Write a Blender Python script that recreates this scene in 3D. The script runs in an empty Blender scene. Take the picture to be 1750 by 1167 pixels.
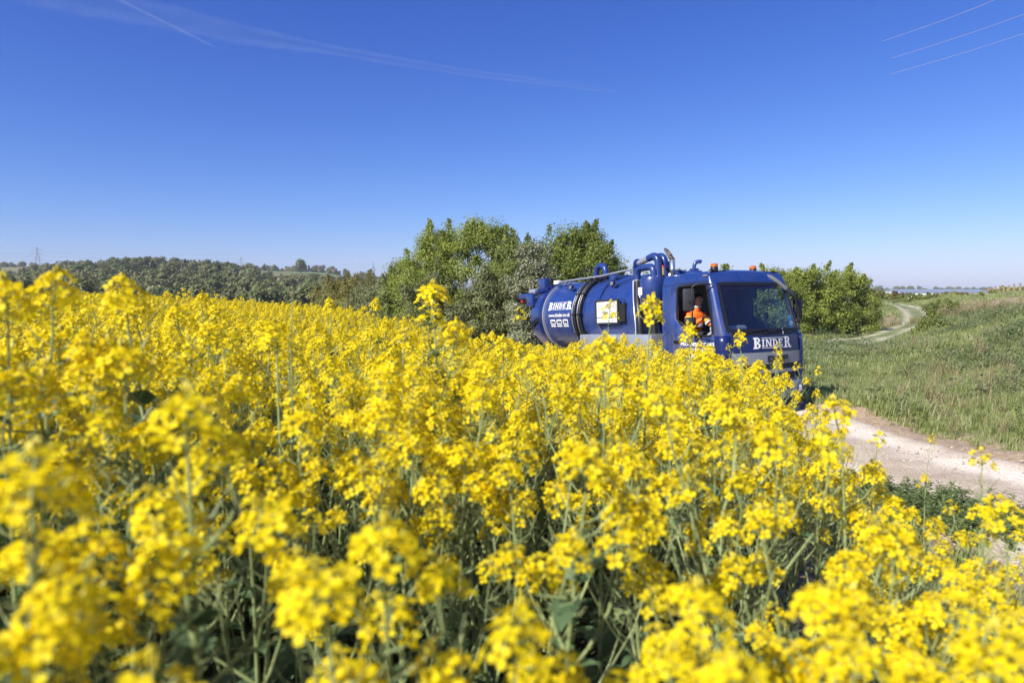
import bpy, bmesh, math, random
import numpy as np
from mathutils import Vector, Matrix, Euler
rad = math.radians
S = bpy.context.scene
COL = S.collection

# ------------------------------------------------------------------ camera, sky, sun, exposure
CZ = 2.62
PITCH = rad(4.46)
FPX = 1167.0                                   # focal length in pixels of the 1750 wide frame (24 mm lens)
cam = bpy.data.cameras.new('camera')
cam.sensor_width = 36.0
cam.lens = 24.0
cam.clip_start = 0.05
cam.clip_end = 30000
cam.dof.use_dof = True
cam.dof.focus_distance = 12.5
cam.dof.aperture_blades = 9
cam.dof.aperture_fstop = 2.3
camo = bpy.data.objects.new('camera', cam)
COL.objects.link(camo)
camo.location = (0, 0, CZ)
camo.rotation_euler = (math.pi / 2 - PITCH, 0, 0)
S.camera = camo

SUN_EL = rad(39)
SUN_AZ = math.atan2(-0.74, -0.67)              # direction towards the sun, clockwise from +Y
world = bpy.data.worlds.new('World')
S.world = world
world.use_nodes = True
wn, wl = world.node_tree.nodes, world.node_tree.links
wn.clear()
sky = wn.new('ShaderNodeTexSky')
sky.sky_type = 'NISHITA'
sky.sun_disc = False
sky.sun_elevation = SUN_EL
sky.sun_rotation = SUN_AZ
sky.altitude = 60
sky.air_density = 0.8
sky.dust_density = 0.5
sky.ozone_density = 1.0
# the camera's rendering of a clear sky: one power curve per colour channel over the whole dome
sep = wn.new('ShaderNodeSeparateColor')
comb = wn.new('ShaderNodeCombineColor')
wl.new(sky.outputs[0], sep.inputs[0])
for i, (gm, ga) in enumerate(((1.68, 0.163), (1.31, 0.352), (0.84, 1.356))):
    pw = wn.new('ShaderNodeMath'); pw.operation = 'POWER'; pw.inputs[1].default_value = gm
    mu_ = wn.new('ShaderNodeMath'); mu_.operation = 'MULTIPLY'; mu_.inputs[1].default_value = ga
    wl.new(sep.outputs[i], pw.inputs[0]); mn_ = wn.new('ShaderNodeMath'); mn_.operation = 'MINIMUM'; mn_.inputs[1].default_value = 12.0
    wl.new(pw.outputs[0], mu_.inputs[0]); wl.new(mu_.outputs[0], mn_.inputs[0]); wl.new(mn_.outputs[0], comb.inputs[i])
bg = wn.new('ShaderNodeBackground')
bg.inputs['Strength'].default_value = 0.1
wo = wn.new('ShaderNodeOutputWorld')
wl.new(comb.outputs[0], bg.inputs['Color'])
wl.new(bg.outputs[0], wo.inputs['Surface'])
sl = bpy.data.lights.new('sun', 'SUN')
sl.energy = 5.0
sl.angle = rad(0.5)
sl.color = (1.0, 0.95, 0.87)
so = bpy.data.objects.new('sun', sl)
COL.objects.link(so)
to_sun = Vector((math.sin(SUN_AZ) * math.cos(SUN_EL), math.cos(SUN_AZ) * math.cos(SUN_EL), math.sin(SUN_EL)))
so.rotation_euler = to_sun.to_track_quat('Z', 'Y').to_euler()
so.location = (-20, -20, 30)
vs = S.view_settings
vs.view_transform = 'Standard'
vs.look = 'None'
vs.exposure = 0.6
vs.gamma = 1.0
vs.use_curve_mapping = False
S.render.engine = 'CYCLES'
S.cycles.max_bounces = 8
S.cycles.transparent_max_bounces = 16
S.cycles.use_denoising = True

random.seed(7)
RNG = np.random.default_rng(11)
UNIT = ['', 'first', 'second', 'third', 'fourth', 'fifth', 'sixth', 'seventh', 'eighth', 'ninth', 'tenth', 'eleventh', 'twelfth', 'thirteenth', 'fourteenth', 'fifteenth', 'sixteenth', 'seventeenth', 'eighteenth', 'nineteenth']
TENS = ['', '', 'twent', 'thirt', 'fort', 'fift', 'sixt', 'sevent', 'eight', 'ninet']
def nth(k):
    if k < 20: return UNIT[k]
    return TENS[k // 10] + 'ieth' if k % 10 == 0 else TENS[k // 10] + 'y-' + UNIT[k % 10]

# ------------------------------------------------------------------ tagging helpers
def tag(o, label=None, cat=None, group=None, kind=None):
    if label: o['label'] = label
    if cat: o['category'] = cat
    if group: o['group'] = group
    if kind: o['kind'] = kind
    return o

def empty(name, loc=(0, 0, 0), rot=(0, 0, 0)):
    o = bpy.data.objects.new(name, None)
    o.empty_display_size = 0.2
    COL.objects.link(o)
    o.location = loc
    o.rotation_euler = rot
    return o

def copy_tree(o, kids, parent=None):
    c = o.copy()
    COL.objects.link(c)
    if parent is not None: c.parent = parent
    for ch in kids.get(o.name, ()):
        copy_tree(ch, kids, c)
    return c

# ------------------------------------------------------------------ mesh builder
class MB:
    def __init__(self):
        self.v, self.f, self.m = [], [], []
    def add(self, vs, fs, mi=0):
        b = len(self.v)
        self.v.extend([tuple(p) for p in vs])
        self.f.extend([tuple(b + i for i in f) for f in fs])
        self.m.extend([mi] * len(fs))
    def merge(self, other, M=None):
        vs = other.v if M is None else [tuple(M @ Vector(p)) for p in other.v]
        b = len(self.v)
        self.v.extend(vs)
        self.f.extend([tuple(b + i for i in f) for f in other.f])
        self.m.extend(other.m)
    def box(self, a, b, mi=0, bev=0.0):
        (x0, y0, z0), (x1, y1, z1) = a, b
        if bev <= 0:
            self.add([(x0, y0, z0), (x1, y0, z0), (x1, y1, z0), (x0, y1, z0), (x0, y0, z1), (x1, y0, z1), (x1, y1, z1), (x0, y1, z1)],
                     [(0, 3, 2, 1), (4, 5, 6, 7), (0, 1, 5, 4), (1, 2, 6, 5), (2, 3, 7, 6), (3, 0, 4, 7)], mi)
            return
        bm = bmesh.new()
        bmesh.ops.create_cube(bm, size=1)
        for v in bm.verts:
            v.co = Vector(((x0 + x1) / 2 + v.co.x * (x1 - x0), (y0 + y1) / 2 + v.co.y * (y1 - y0), (z0 + z1) / 2 + v.co.z * (z1 - z0)))
        bmesh.ops.bevel(bm, geom=bm.edges[:], offset=bev, segments=2, affect='EDGES', profile=0.5)
        bm.verts.index_update()
        self.add([v.co[:] for v in bm.verts], [[v.index for v in f.verts] for f in bm.faces], mi)
        bm.free()
    def tube(self, pts, r, n=8, mi=0, caps=True, r2=None):
        pts = [Vector(p) for p in pts]
        k = len(pts)
        rs = r if isinstance(r, (list, tuple)) else [r + ((r2 if r2 is not None else r) - r) * i / max(1, k - 1) for i in range(k)]
        rings = []
        up = None
        for i, p in enumerate(pts):
            d = (pts[min(i + 1, k - 1)] - pts[max(i - 1, 0)])
            if d.length < 1e-9: d = Vector((0, 0, 1))
            d.normalize()
            if up is None:
                up = Vector((0, 0, 1)) if abs(d.z) < 0.9 else Vector((1, 0, 0))
            a = d.cross(up)
            if a.length < 1e-6: a = d.cross(Vector((0, 1, 0)))
            a.normalize()
            b = a.cross(d).normalized()
            up = b
            rings.append([p + (a * math.cos(2 * math.pi * j / n) + b * math.sin(2 * math.pi * j / n)) * rs[i] for j in range(n)])
        vs = [q for ring in rings for q in ring]
        fs = []
        for i in range(k - 1):
            for j in range(n):
                fs.append((i * n + j, i * n + (j + 1) % n, (i + 1) * n + (j + 1) % n, (i + 1) * n + j))
        if caps:
            fs.append(tuple(reversed(range(n))))
            fs.append(tuple((k - 1) * n + j for j in range(n)))
        self.add(vs, fs, mi)
    def lathe(self, prof, axis='z', o=(0, 0, 0), n=24, mi=0):
        vs, fs = [], []
        for (r, h) in prof:
            for j in range(n):
                a = 2 * math.pi * j / n
                c, s = r * math.cos(a), r * math.sin(a)
                p = {'z': (c, s, h), 'x': (h, c, s), 'y': (s, h, c)}[axis]
                vs.append((p[0] + o[0], p[1] + o[1], p[2] + o[2]))
        for i in range(len(prof) - 1):
            for j in range(n):
                fs.append((i * n + j, i * n + (j + 1) % n, (i + 1) * n + (j + 1) % n, (i + 1) * n + j))
        if prof[0][0] > 1e-5: fs.append(tuple(reversed(range(n))))
        if prof[-1][0] > 1e-5: fs.append(tuple((len(prof) - 1) * n + j for j in range(n)))
        self.add(vs, fs, mi)
    def build(self, name, mats, parent=None, smooth=None, link=True):
        me = bpy.data.meshes.new(name)
        me.from_pydata(self.v, [], self.f)
        mats = mats if isinstance(mats, (list, tuple)) else [mats]
        for m in mats: me.materials.append(m)
        if len(mats) > 1: me.polygons.foreach_set('material_index', self.m)
        if smooth is not None:
            me.polygons.foreach_set('use_smooth', [True] * len(self.f))
            if smooth > 0 and smooth < 180: me.set_sharp_from_angle(angle=rad(smooth))
        me.update()
        o = bpy.data.objects.new(name, me)
        if link: COL.objects.link(o)
        if parent is not None: o.parent = parent
        return o

def fast_mesh(name, V, Q, mats, mi=None, smooth=False):
    """V (n,3) float array, Q (m,k) int array with k = 3 or 4"""
    me = bpy.data.meshes.new(name)
    V = np.asarray(V, np.float32); Q = np.asarray(Q, np.int32)
    k = Q.shape[1]
    me.vertices.add(len(V)); me.vertices.foreach_set('co', V.ravel())
    me.loops.add(Q.size); me.loops.foreach_set('vertex_index', Q.ravel())
    me.polygons.add(len(Q))
    me.polygons.foreach_set('loop_start', np.arange(0, Q.size, k, dtype=np.int32))
    for m in (mats if isinstance(mats, (list, tuple)) else [mats]): me.materials.append(m)
    if mi is not None: me.polygons.foreach_set('material_index', np.asarray(mi, np.int32))
    if smooth: me.polygons.foreach_set('use_smooth', np.ones(len(Q), bool))
    me.update(calc_edges=True)
    return me

def link_mesh(name, me, parent=None):
    o = bpy.data.objects.new(name, me)
    COL.objects.link(o)
    if parent is not None: o.parent = parent
    return o

# ------------------------------------------------------------------ materials
def mat(name, col=(0.5, 0.5, 0.5), rough=0.5, metal=0.0, spec=0.5, coat=0.0, noise=0.0, nscale=20.0, bump=0.0, bscale=60.0, trans=0.0, island=None):
    m = bpy.data.materials.new(name)
    m.use_nodes = True
    n, l = m.node_tree.nodes, m.node_tree.links
    p = n['Principled BSDF']
    p.inputs['Base Color'].default_value = (*col, 1)
    p.inputs['Roughness'].default_value = rough
    p.inputs['Metallic'].default_value = metal
    p.inputs['Specular IOR Level'].default_value = spec
    p.inputs['Coat Weight'].default_value = coat
    p.inputs['Coat Roughness'].default_value = 0.05
    colsock = None
    if island:                                   # colour stops picked per leaf / petal
        g = n.new('ShaderNodeNewGeometry')
        r = n.new('ShaderNodeValToRGB')
        r.color_ramp.interpolation = 'LINEAR'
        els = r.color_ramp.elements
        while len(els) < len(island): els.new(0.5)
        for i, c in enumerate(island):
            els[i].position = i / (len(island) - 1)
            els[i].color = (*c, 1)
        l.new(g.outputs['Random Per Island'], r.inputs['Fac'])
        colsock = r.outputs['Color']
    if noise > 0:
        t = n.new('ShaderNodeTexNoise')
        t.inputs['Scale'].default_value = nscale
        t.inputs['Detail'].default_value = 5
        tc = n.new('ShaderNodeTexCoord')
        l.new(tc.outputs['Object'], t.inputs['Vector'])
        mr = n.new('ShaderNodeMapRange')
        mr.inputs['From Min'].default_value = 0.3
        mr.inputs['From Max'].default_value = 0.7
        mr.inputs['To Min'].default_value = 1 - noise
        mr.inputs['To Max'].default_value = 1 + noise
        l.new(t.outputs['Fac'], mr.inputs['Value'])
        mx = n.new('ShaderNodeMix')
        mx.data_type = 'RGBA'; mx.blend_type = 'MULTIPLY'
        mx.inputs['Factor'].default_value = 1
        if colsock: l.new(colsock, mx.inputs['A'])
        else: mx.inputs['A'].default_value = (*col, 1)
        l.new(mr.outputs[0], mx.inputs['B'])
        colsock = mx.outputs['Result']
    if colsock: l.new(colsock, p.inputs['Base Color'])
    if bump > 0:
        t = n.new('ShaderNodeTexNoise')
        t.inputs['Scale'].default_value = bscale
        t.inputs['Detail'].default_value = 6
        tc = n.new('ShaderNodeTexCoord')
        l.new(tc.outputs['Object'], t.inputs['Vector'])
        b = n.new('ShaderNodeBump')
        b.inputs['Strength'].default_value = bump
        b.inputs['Distance'].default_value = 0.02
        l.new(t.outputs['Fac'], b.inputs['Height'])
        l.new(b.outputs[0], p.inputs['Normal'])
    if trans > 0:
        tr = n.new('ShaderNodeBsdfTranslucent')
        tr.inputs['Color'].default_value = (*col, 1)
        if colsock: l.new(colsock, tr.inputs['Color'])
        ms = n.new('ShaderNodeMixShader')
        ms.inputs[0].default_value = trans
        l.new(p.outputs[0], ms.inputs[1]); l.new(tr.outputs[0], ms.inputs[2])
        l.new(ms.outputs[0], n['Material Output'].inputs['Surface'])
    return m

def inst_mat(name, stops, rough=0.6, trans=0.3, spec=0.3, low=None):
    """foliage scattered as instances: colour picked per tuft"""
    m = bpy.data.materials.new(name)
    m.use_nodes = True
    n, l = m.node_tree.nodes, m.node_tree.links
    p = n['Principled BSDF']
    p.inputs['Roughness'].default_value = rough
    p.inputs['Specular IOR Level'].default_value = spec
    oi = n.new('ShaderNodeObjectInfo')
    g = n.new('ShaderNodeNewGeometry')
    ad = n.new('ShaderNodeMath'); ad.operation = 'MULTIPLY_ADD'
    ad.inputs[1].default_value = 0.35
    mu = n.new('ShaderNodeMath'); mu.operation = 'MULTIPLY'; mu.inputs[1].default_value = 0.65
    l.new(oi.outputs['Random'], mu.inputs[0])
    l.new(g.outputs['Random Per Island'], ad.inputs[0]); l.new(mu.outputs[0], ad.inputs[2])
    r = n.new('ShaderNodeValToRGB')
    els = r.color_ramp.elements
    while len(els) < len(stops): els.new(0.5)
    for i, c in enumerate(stops):
        els[i].position = i / (len(stops) - 1); els[i].color = (*c, 1)
    l.new(ad.outputs[0], r.inputs['Fac'])
    l.new(r.outputs['Color'], p.inputs['Base Color'])
    tr = n.new('ShaderNodeBsdfTranslucent')
    l.new(r.outputs['Color'], tr.inputs['Color'])
    ms = n.new('ShaderNodeMixShader'); ms.inputs[0].default_value = trans
    l.new(p.outputs[0], ms.inputs[1]); l.new(tr.outputs[0], ms.inputs[2])
    l.new(ms.outputs[0], n['Material Output'].inputs['Surface'])
    return m

def glass_mat(name, tint, refl=0.06, rough=0.0):
    m = bpy.data.materials.new(name)
    m.use_nodes = True
    n, l = m.node_tree.nodes, m.node_tree.links
    n.remove(n['Principled BSDF'])
    t = n.new('ShaderNodeBsdfTransparent'); t.inputs[0].default_value = (*tint, 1)
    g = n.new('ShaderNodeBsdfGlossy'); g.inputs['Roughness'].default_value = rough
    g.inputs['Color'].default_value = (0.9, 0.95, 1, 1)
    lw = n.new('ShaderNodeLayerWeight'); lw.inputs['Blend'].default_value = 0.5
    p5 = n.new('ShaderNodeMath'); p5.operation = 'POWER'; p5.inputs[1].default_value = 4.0; l.new(lw.outputs['Facing'], p5.inputs[0])
    fr = n.new('ShaderNodeMath'); fr.operation = 'MULTIPLY_ADD'; fr.inputs[1].default_value = 0.9; fr.inputs[2].default_value = refl; l.new(p5.outputs[0], fr.inputs[0])
    ms = n.new('ShaderNodeMixShader')
    l.new(fr.outputs[0], ms.inputs[0]); l.new(t.outputs[0], ms.inputs[1]); l.new(g.outputs[0], ms.inputs[2])
    df = n.new('ShaderNodeBsdfDiffuse'); df.inputs[0].default_value = (0.55, 0.53, 0.48, 1)
    m3 = n.new('ShaderNodeMixShader'); m3.inputs[0].default_value = 0.007           # film of road dust
    l.new(ms.outputs[0], m3.inputs[1]); l.new(df.outputs[0], m3.inputs[2])
    l.new(m3.outputs[0], n['Material Output'].inputs['Surface'])
    return m

M = {}
M['blue'] = mat('blue_paint', (0.011, 0.037, 0.175), 0.27, coat=0.35, noise=0.10, nscale=1.5)
def add_dust(m):
    n, l = m.node_tree.nodes, m.node_tree.links
    p = n['Principled BSDF']
    src = p.inputs['Base Color'].links[0].from_socket if p.inputs['Base Color'].links else None
    tc = n.new('ShaderNodeTexCoord'); sx = n.new('ShaderNodeSeparateXYZ'); l.new(tc.outputs['Object'], sx.inputs[0])
    t = n.new('ShaderNodeTexNoise'); t.inputs['Scale'].default_value = 2.2; t.inputs['Detail'].default_value = 8; l.new(tc.outputs['Object'], t.inputs['Vector'])
    mp = n.new('ShaderNodeMapping'); mp.inputs['Scale'].default_value = (9, 9, 0.8); l.new(tc.outputs['Object'], mp.inputs[0])
    t2 = n.new('ShaderNodeTexNoise'); t2.inputs['Scale'].default_value = 1.6; t2.inputs['Detail'].default_value = 5; l.new(mp.outputs[0], t2.inputs['Vector'])
    h = n.new('ShaderNodeMapRange'); h.inputs['From Min'].default_value = 2.4; h.inputs['From Max'].default_value = 0.7; h.inputs['To Min'].default_value = 0.10; h.inputs['To Max'].default_value = 0.75; l.new(sx.outputs[2], h.inputs['Value'])
    a = n.new('ShaderNodeMath'); a.operation = 'MULTIPLY'; l.new(t.outputs['Fac'], a.inputs[0]); l.new(t2.outputs['Fac'], a.inputs[1])
    c = n.new('ShaderNodeMapRange'); c.inputs['From Min'].default_value = 0.14; c.inputs['From Max'].default_value = 0.42; l.new(a.outputs[0], c.inputs['Value'])
    f = n.new('ShaderNodeMath'); f.operation = 'MULTIPLY'; l.new(c.outputs[0], f.inputs[0]); l.new(h.outputs[0], f.inputs[1])
    mx = n.new('ShaderNodeMix'); mx.data_type = 'RGBA'; l.new(f.outputs[0], mx.inputs['Factor'])
    if src: l.new(src, mx.inputs['A'])
    else: mx.inputs['A'].default_value = p.inputs['Base Color'].default_value
    mx.inputs['B'].default_value = (0.20, 0.175, 0.14, 1)
    l.new(mx.outputs['Result'], p.inputs['Base Color'])
    r = n.new('ShaderNodeMapRange'); r.inputs['To Min'].default_value = p.inputs['Roughness'].default_value; r.inputs['To Max'].default_value = 0.75; l.new(f.outputs[0], r.inputs['Value']); l.new(r.outputs[0], p.inputs['Roughness'])
    return m
add_dust(M['blue'])
M['navy'] = mat('navy_paint', (0.008, 0.018, 0.10), 0.3, coat=0.25)
M['black'] = mat('black_plastic', (0.012, 0.012, 0.013), 0.45)
M['rubber'] = mat('black_rubber', (0.015, 0.015, 0.016), 0.38, noise=0.2, nscale=30)
M['tyre'] = mat('tyre_rubber', (0.02, 0.019, 0.018), 0.8, noise=0.4, nscale=12)
M['grey'] = mat('grey_plastic', (0.03, 0.031, 0.035), 0.5)
M['steel'] = mat('steel', (0.55, 0.56, 0.58), 0.32, metal=0.9, noise=0.12, nscale=8)
M['alu'] = mat('brushed_aluminium', (0.6, 0.61, 0.63), 0.38, metal=0.75, noise=0.1, nscale=3)
M['silver'] = mat('silver_paint', (0.27, 0.29, 0.34), 0.35, metal=0.25, coat=0.3)
M['bumpergrey'] = mat('bumper_blue_grey', (0.085, 0.105, 0.17), 0.45)
M['hoopgrey'] = mat('hoop_grey', (0.16, 0.165, 0.18), 0.35, coat=0.2)
M['sooty'] = mat('sooty_steel', (0.085, 0.075, 0.068), 0.6, metal=0.2, noise=0.4, nscale=14)
M['white'] = mat('white_vinyl', (0.80, 0.80, 0.80), 0.45)
M['signwhite'] = mat('sign_white', (0.82, 0.82, 0.80), 0.5)
M['ink'] = mat('black_ink', (0.015, 0.015, 0.017), 0.5)
M['red'] = mat('red_handle', (0.55, 0.03, 0.04), 0.4)
M['brass'] = mat('brass', (0.55, 0.38, 0.12), 0.35, metal=0.8)
M['dash'] = mat('dash_grey', (0.34, 0.36, 0.40), 0.6)
M['lining'] = mat('cab_lining', (0.10, 0.105, 0.115), 0.8)
M['seat'] = mat('dark_red_cloth', (0.10, 0.018, 0.022), 0.9)
M['mirror'] = mat('mirror_glass', (0.8, 0.8, 0.8), 0.03, metal=1.0)
M['screen'] = glass_mat('windscreen_glass', (0.60, 0.72, 0.78), 0.10)
M['glass'] = glass_mat('side_glass', (0.74, 0.82, 0.84), 0.07)
M['amber'] = mat('amber_lens', (0.75, 0.21, 0.01), 0.15, coat=0.5, trans=0.35)
M['lampglass'] = mat('lamp_glass', (0.75, 0.75, 0.72), 0.15)
M['skin'] = mat('skin', (0.48, 0.27, 0.19), 0.55)
M['hair'] = mat('dark_hair', (0.025, 0.017, 0.012), 0.7)
M['orange'] = mat('orange_hi_vis', (0.95, 0.17, 0.01), 0.7, noise=0.12, nscale=25)
M['yelvis'] = mat('yellow_hi_vis', (0.95, 0.55, 0.03), 0.7)
M['reflective'] = mat('grey_reflective_band', (0.45, 0.46, 0.48), 0.4)
M['trousers'] = mat('dark_trousers', (0.02, 0.022, 0.03), 0.9)
M['petal'] = mat('yellow_petal', (0.9, 0.6, 0.01), 0.55, spec=0.25, trans=0.48,
                 island=[(0.90, 0.655, 0.004), (0.95, 0.765, 0.007), (0.97, 0.835, 0.018)])
M['bud'] = mat('yellow_green_bud', (0.55, 0.46, 0.03), 0.6)
M['rstem'] = mat('pale_green_stem', (0.29, 0.345, 0.14), 0.55, noise=0.35, nscale=14, trans=0.12)
M['rleaf'] = mat('blue_green_leaf', (0.10, 0.165, 0.07), 0.5, noise=0.3, nscale=10, trans=0.25)
M['drystem'] = mat('dry_stem', (0.22, 0.17, 0.11), 0.8, noise=0.3, nscale=12)
M['bark'] = mat('bark', (0.10, 0.08, 0.06), 0.9, noise=0.35, nscale=8, bump=0.6, bscale=30)
M['wood'] = mat('weathered_wood', (0.33, 0.22, 0.15), 0.85, noise=0.25, nscale=5)
M['pylon'] = mat('galvanised_steel', (0.22, 0.24, 0.27), 0.6, metal=0.3)
M['wire'] = mat('dull_wire', (0.36, 0.30, 0.32), 0.6)

# ------------------------------------------------------------------ terrain
def sm(t):
    t = np.clip(t, 0.0, 1.0)
    return t * t * (3 - 2 * t)

# left edge of the track = right edge of the crop, as (X, Y)
EDGE = np.array([(1.7, -6), (1.65, 0), (1.65, 1.7), (1.8, 3), (2.1, 4), (2.42, 5), (2.8, 6.5), (3.05, 8.5), (2.95, 10.5), (2.2, 13), (0.4, 16.5), (-1.6, 21.0), (-5.4, 28.8), (-11, 39.5), (-20, 57), (-41, 98)], float)
# middle of the chalk track
TRACK = np.array([(6.2, -8), (5.55, 0), (5.35, 4), (5.2, 8), (5.2, 11), (5.3, 14.2), (3.35, 18), (1.4, 21.75), (-2.7, 29.7), (-8, 40), (-17, 58), (-38, 99)], float)

def edge_x(y):
    return np.interp(y, EDGE[:, 1], EDGE[:, 0])
def track_x(y):
    return np.interp(y, TRACK[:, 1], TRACK[:, 0])

def hash_noise(x, y, sc, seed=0):
    """smooth value noise"""
    x = np.asarray(x, float) * sc; y = np.asarray(y, float) * sc
    xi = np.floor(x); yi = np.floor(y)
    fx = sm(x - xi); fy = sm(y - yi)
    def h(a, b):
        v = np.sin(a * 127.1 + b * 311.7 + seed * 74.7) * 43758.5453
        return v - np.floor(v)
    return (h(xi, yi) * (1 - fx) + h(xi + 1, yi) * fx) * (1 - fy) + (h(xi, yi + 1) * (1 - fx) + h(xi + 1, yi + 1) * fx) * fy

def ground(x, y):
    x = np.asarray(x, float); y = np.asarray(y, float)
    s = (y - 14.2) * 0.889 - (x - 5.3) * 0.459
    valley = np.where(s < 0, -0.0594 * s, -0.52 * (1 - np.exp(-np.maximum(s, 0) * 0.0594 / 0.52)))
    valley = np.minimum(valley, 1.0)
    # crop field, standing a little above the track
    fall_ = np.interp(x / np.maximum(y, 0.5), [-0.9, -0.66, -0.49, -0.32, -0.235, -0.15, -0.013, 0.08, 0.3], [0.004, 0.009, 0.014, 0.024, 0.031, 0.046, 0.071, 0.076, 0.066])
    crop = 0.86 - fall_ * np.clip(y, 0, 80)
    d_edge = edge_x(y) - x
    k = sm((d_edge + 0.2) / 1.6)
    near = valley * (1 - k) + crop * k
    # bank on the right of the track
    u0 = np.where(y < 45, 6.8 + 0.5 * y, 29.3 + 0.68 * (y - 45))
    bank_near = 1.55 * sm((x - u0 + 6) / 10) * (1 - sm((y - 50) / 30))
    azi = x / np.maximum(y, 1.0)
    bank_far = (1.45 + 0.55 * sm((azi - 0.69) / 0.05)) * sm((azi - 0.570) / 0.075) * sm((y - 42) / 38) * (1 - sm((y - 210) / 120))
    bank = np.maximum(bank_near, bank_far)
    near = near + bank
    # small lumps off the track
    off = sm((np.abs(x - track_x(y)) - 1.3) / 0.9)
    near = near + off * ((hash_noise(x, y, 0.9, 1) - 0.5) * 0.16 + (hash_noise(x, y, 0.28, 2) - 0.5) * 0.25)
    # far country: a wooded hill on the left, a shallow dip on the right
    r = np.maximum(y, 1.0)
    az = x / r
    dip_l = sm((y - 70) / 120)
    dip_r = sm((y - 150) / 250)
    wl_ = sm((-0.02 - az) / 0.2)
    low = -6.0 * dip_l * wl_ - 8.0 * dip_r * (1 - wl_)
    lump = 10 * sm((y - 180) / 370) * np.exp(-((az + 0.53) / 0.17) ** 2) + 9 * sm((y - 180) / 370)
    shelf = 22 * sm((y - 500) / 330) * sm((-0.1 - az) / 0.2)
    shelf2 = 7 * sm((y - 560) / 330) * sm((-0.55 - az) / 0.15)
    fall = 1 - 0.3 * sm((y - 1500) / 1500)
    far = low + (lump * (1 - 0.55 * sm((y - 600) / 250)) + shelf + shelf2) * wl_ * fall
    base = near * (1 - sm((y - 110) / 200)) + far
    return base

def gz(x, y):
    return float(ground(x, y))

def ray(px, py):
    """direction of a picture point in the 1750 x 1167 frame"""
    c, s = math.cos(PITCH), math.sin(PITCH)
    a, u = (px - 875) / FPX, (583.5 - py) / FPX
    return Vector((a, c + s * u, -s + c * u))
def at(px, py, Y):
    d = ray(px, py)
    t = Y / d.y
    return Vector((d.x * t, Y, CZ + d.z * t))
def on_ground(px, py, y0=2.0, y1=400.0):
    d = ray(px, py)
    y = y0
    while y < y1:
        p = Vector((d.x * y / d.y, y, CZ + d.z * y / d.y))
        if p.z <= gz(p.x, p.y): return Vector((p.x, p.y, gz(p.x, p.y)))
        y *= 1.01
    return Vector((d.x * y1 / d.y, y1, gz(d.x * y1 / d.y, y1)))

def axis_pts(lo, hi, fine, n):
    """points spaced closely round the middle and widely far out"""
    t = np.linspace(-1, 1, n)
    k = 7.2
    p = np.sinh(k * t) / math.sinh(k)
    return np.where(p < 0, -lo * p * -1, hi * p) if False else np.where(p < 0, p * -lo, p * hi)
gx = axis_pts(-2600, 2600, 0.1, 400) + 4
gy = axis_pts(-400, 2500, 0.1, 400) + 9
GX, GY = np.meshgrid(gx, gy)
GZ = ground(GX, GY)
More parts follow.
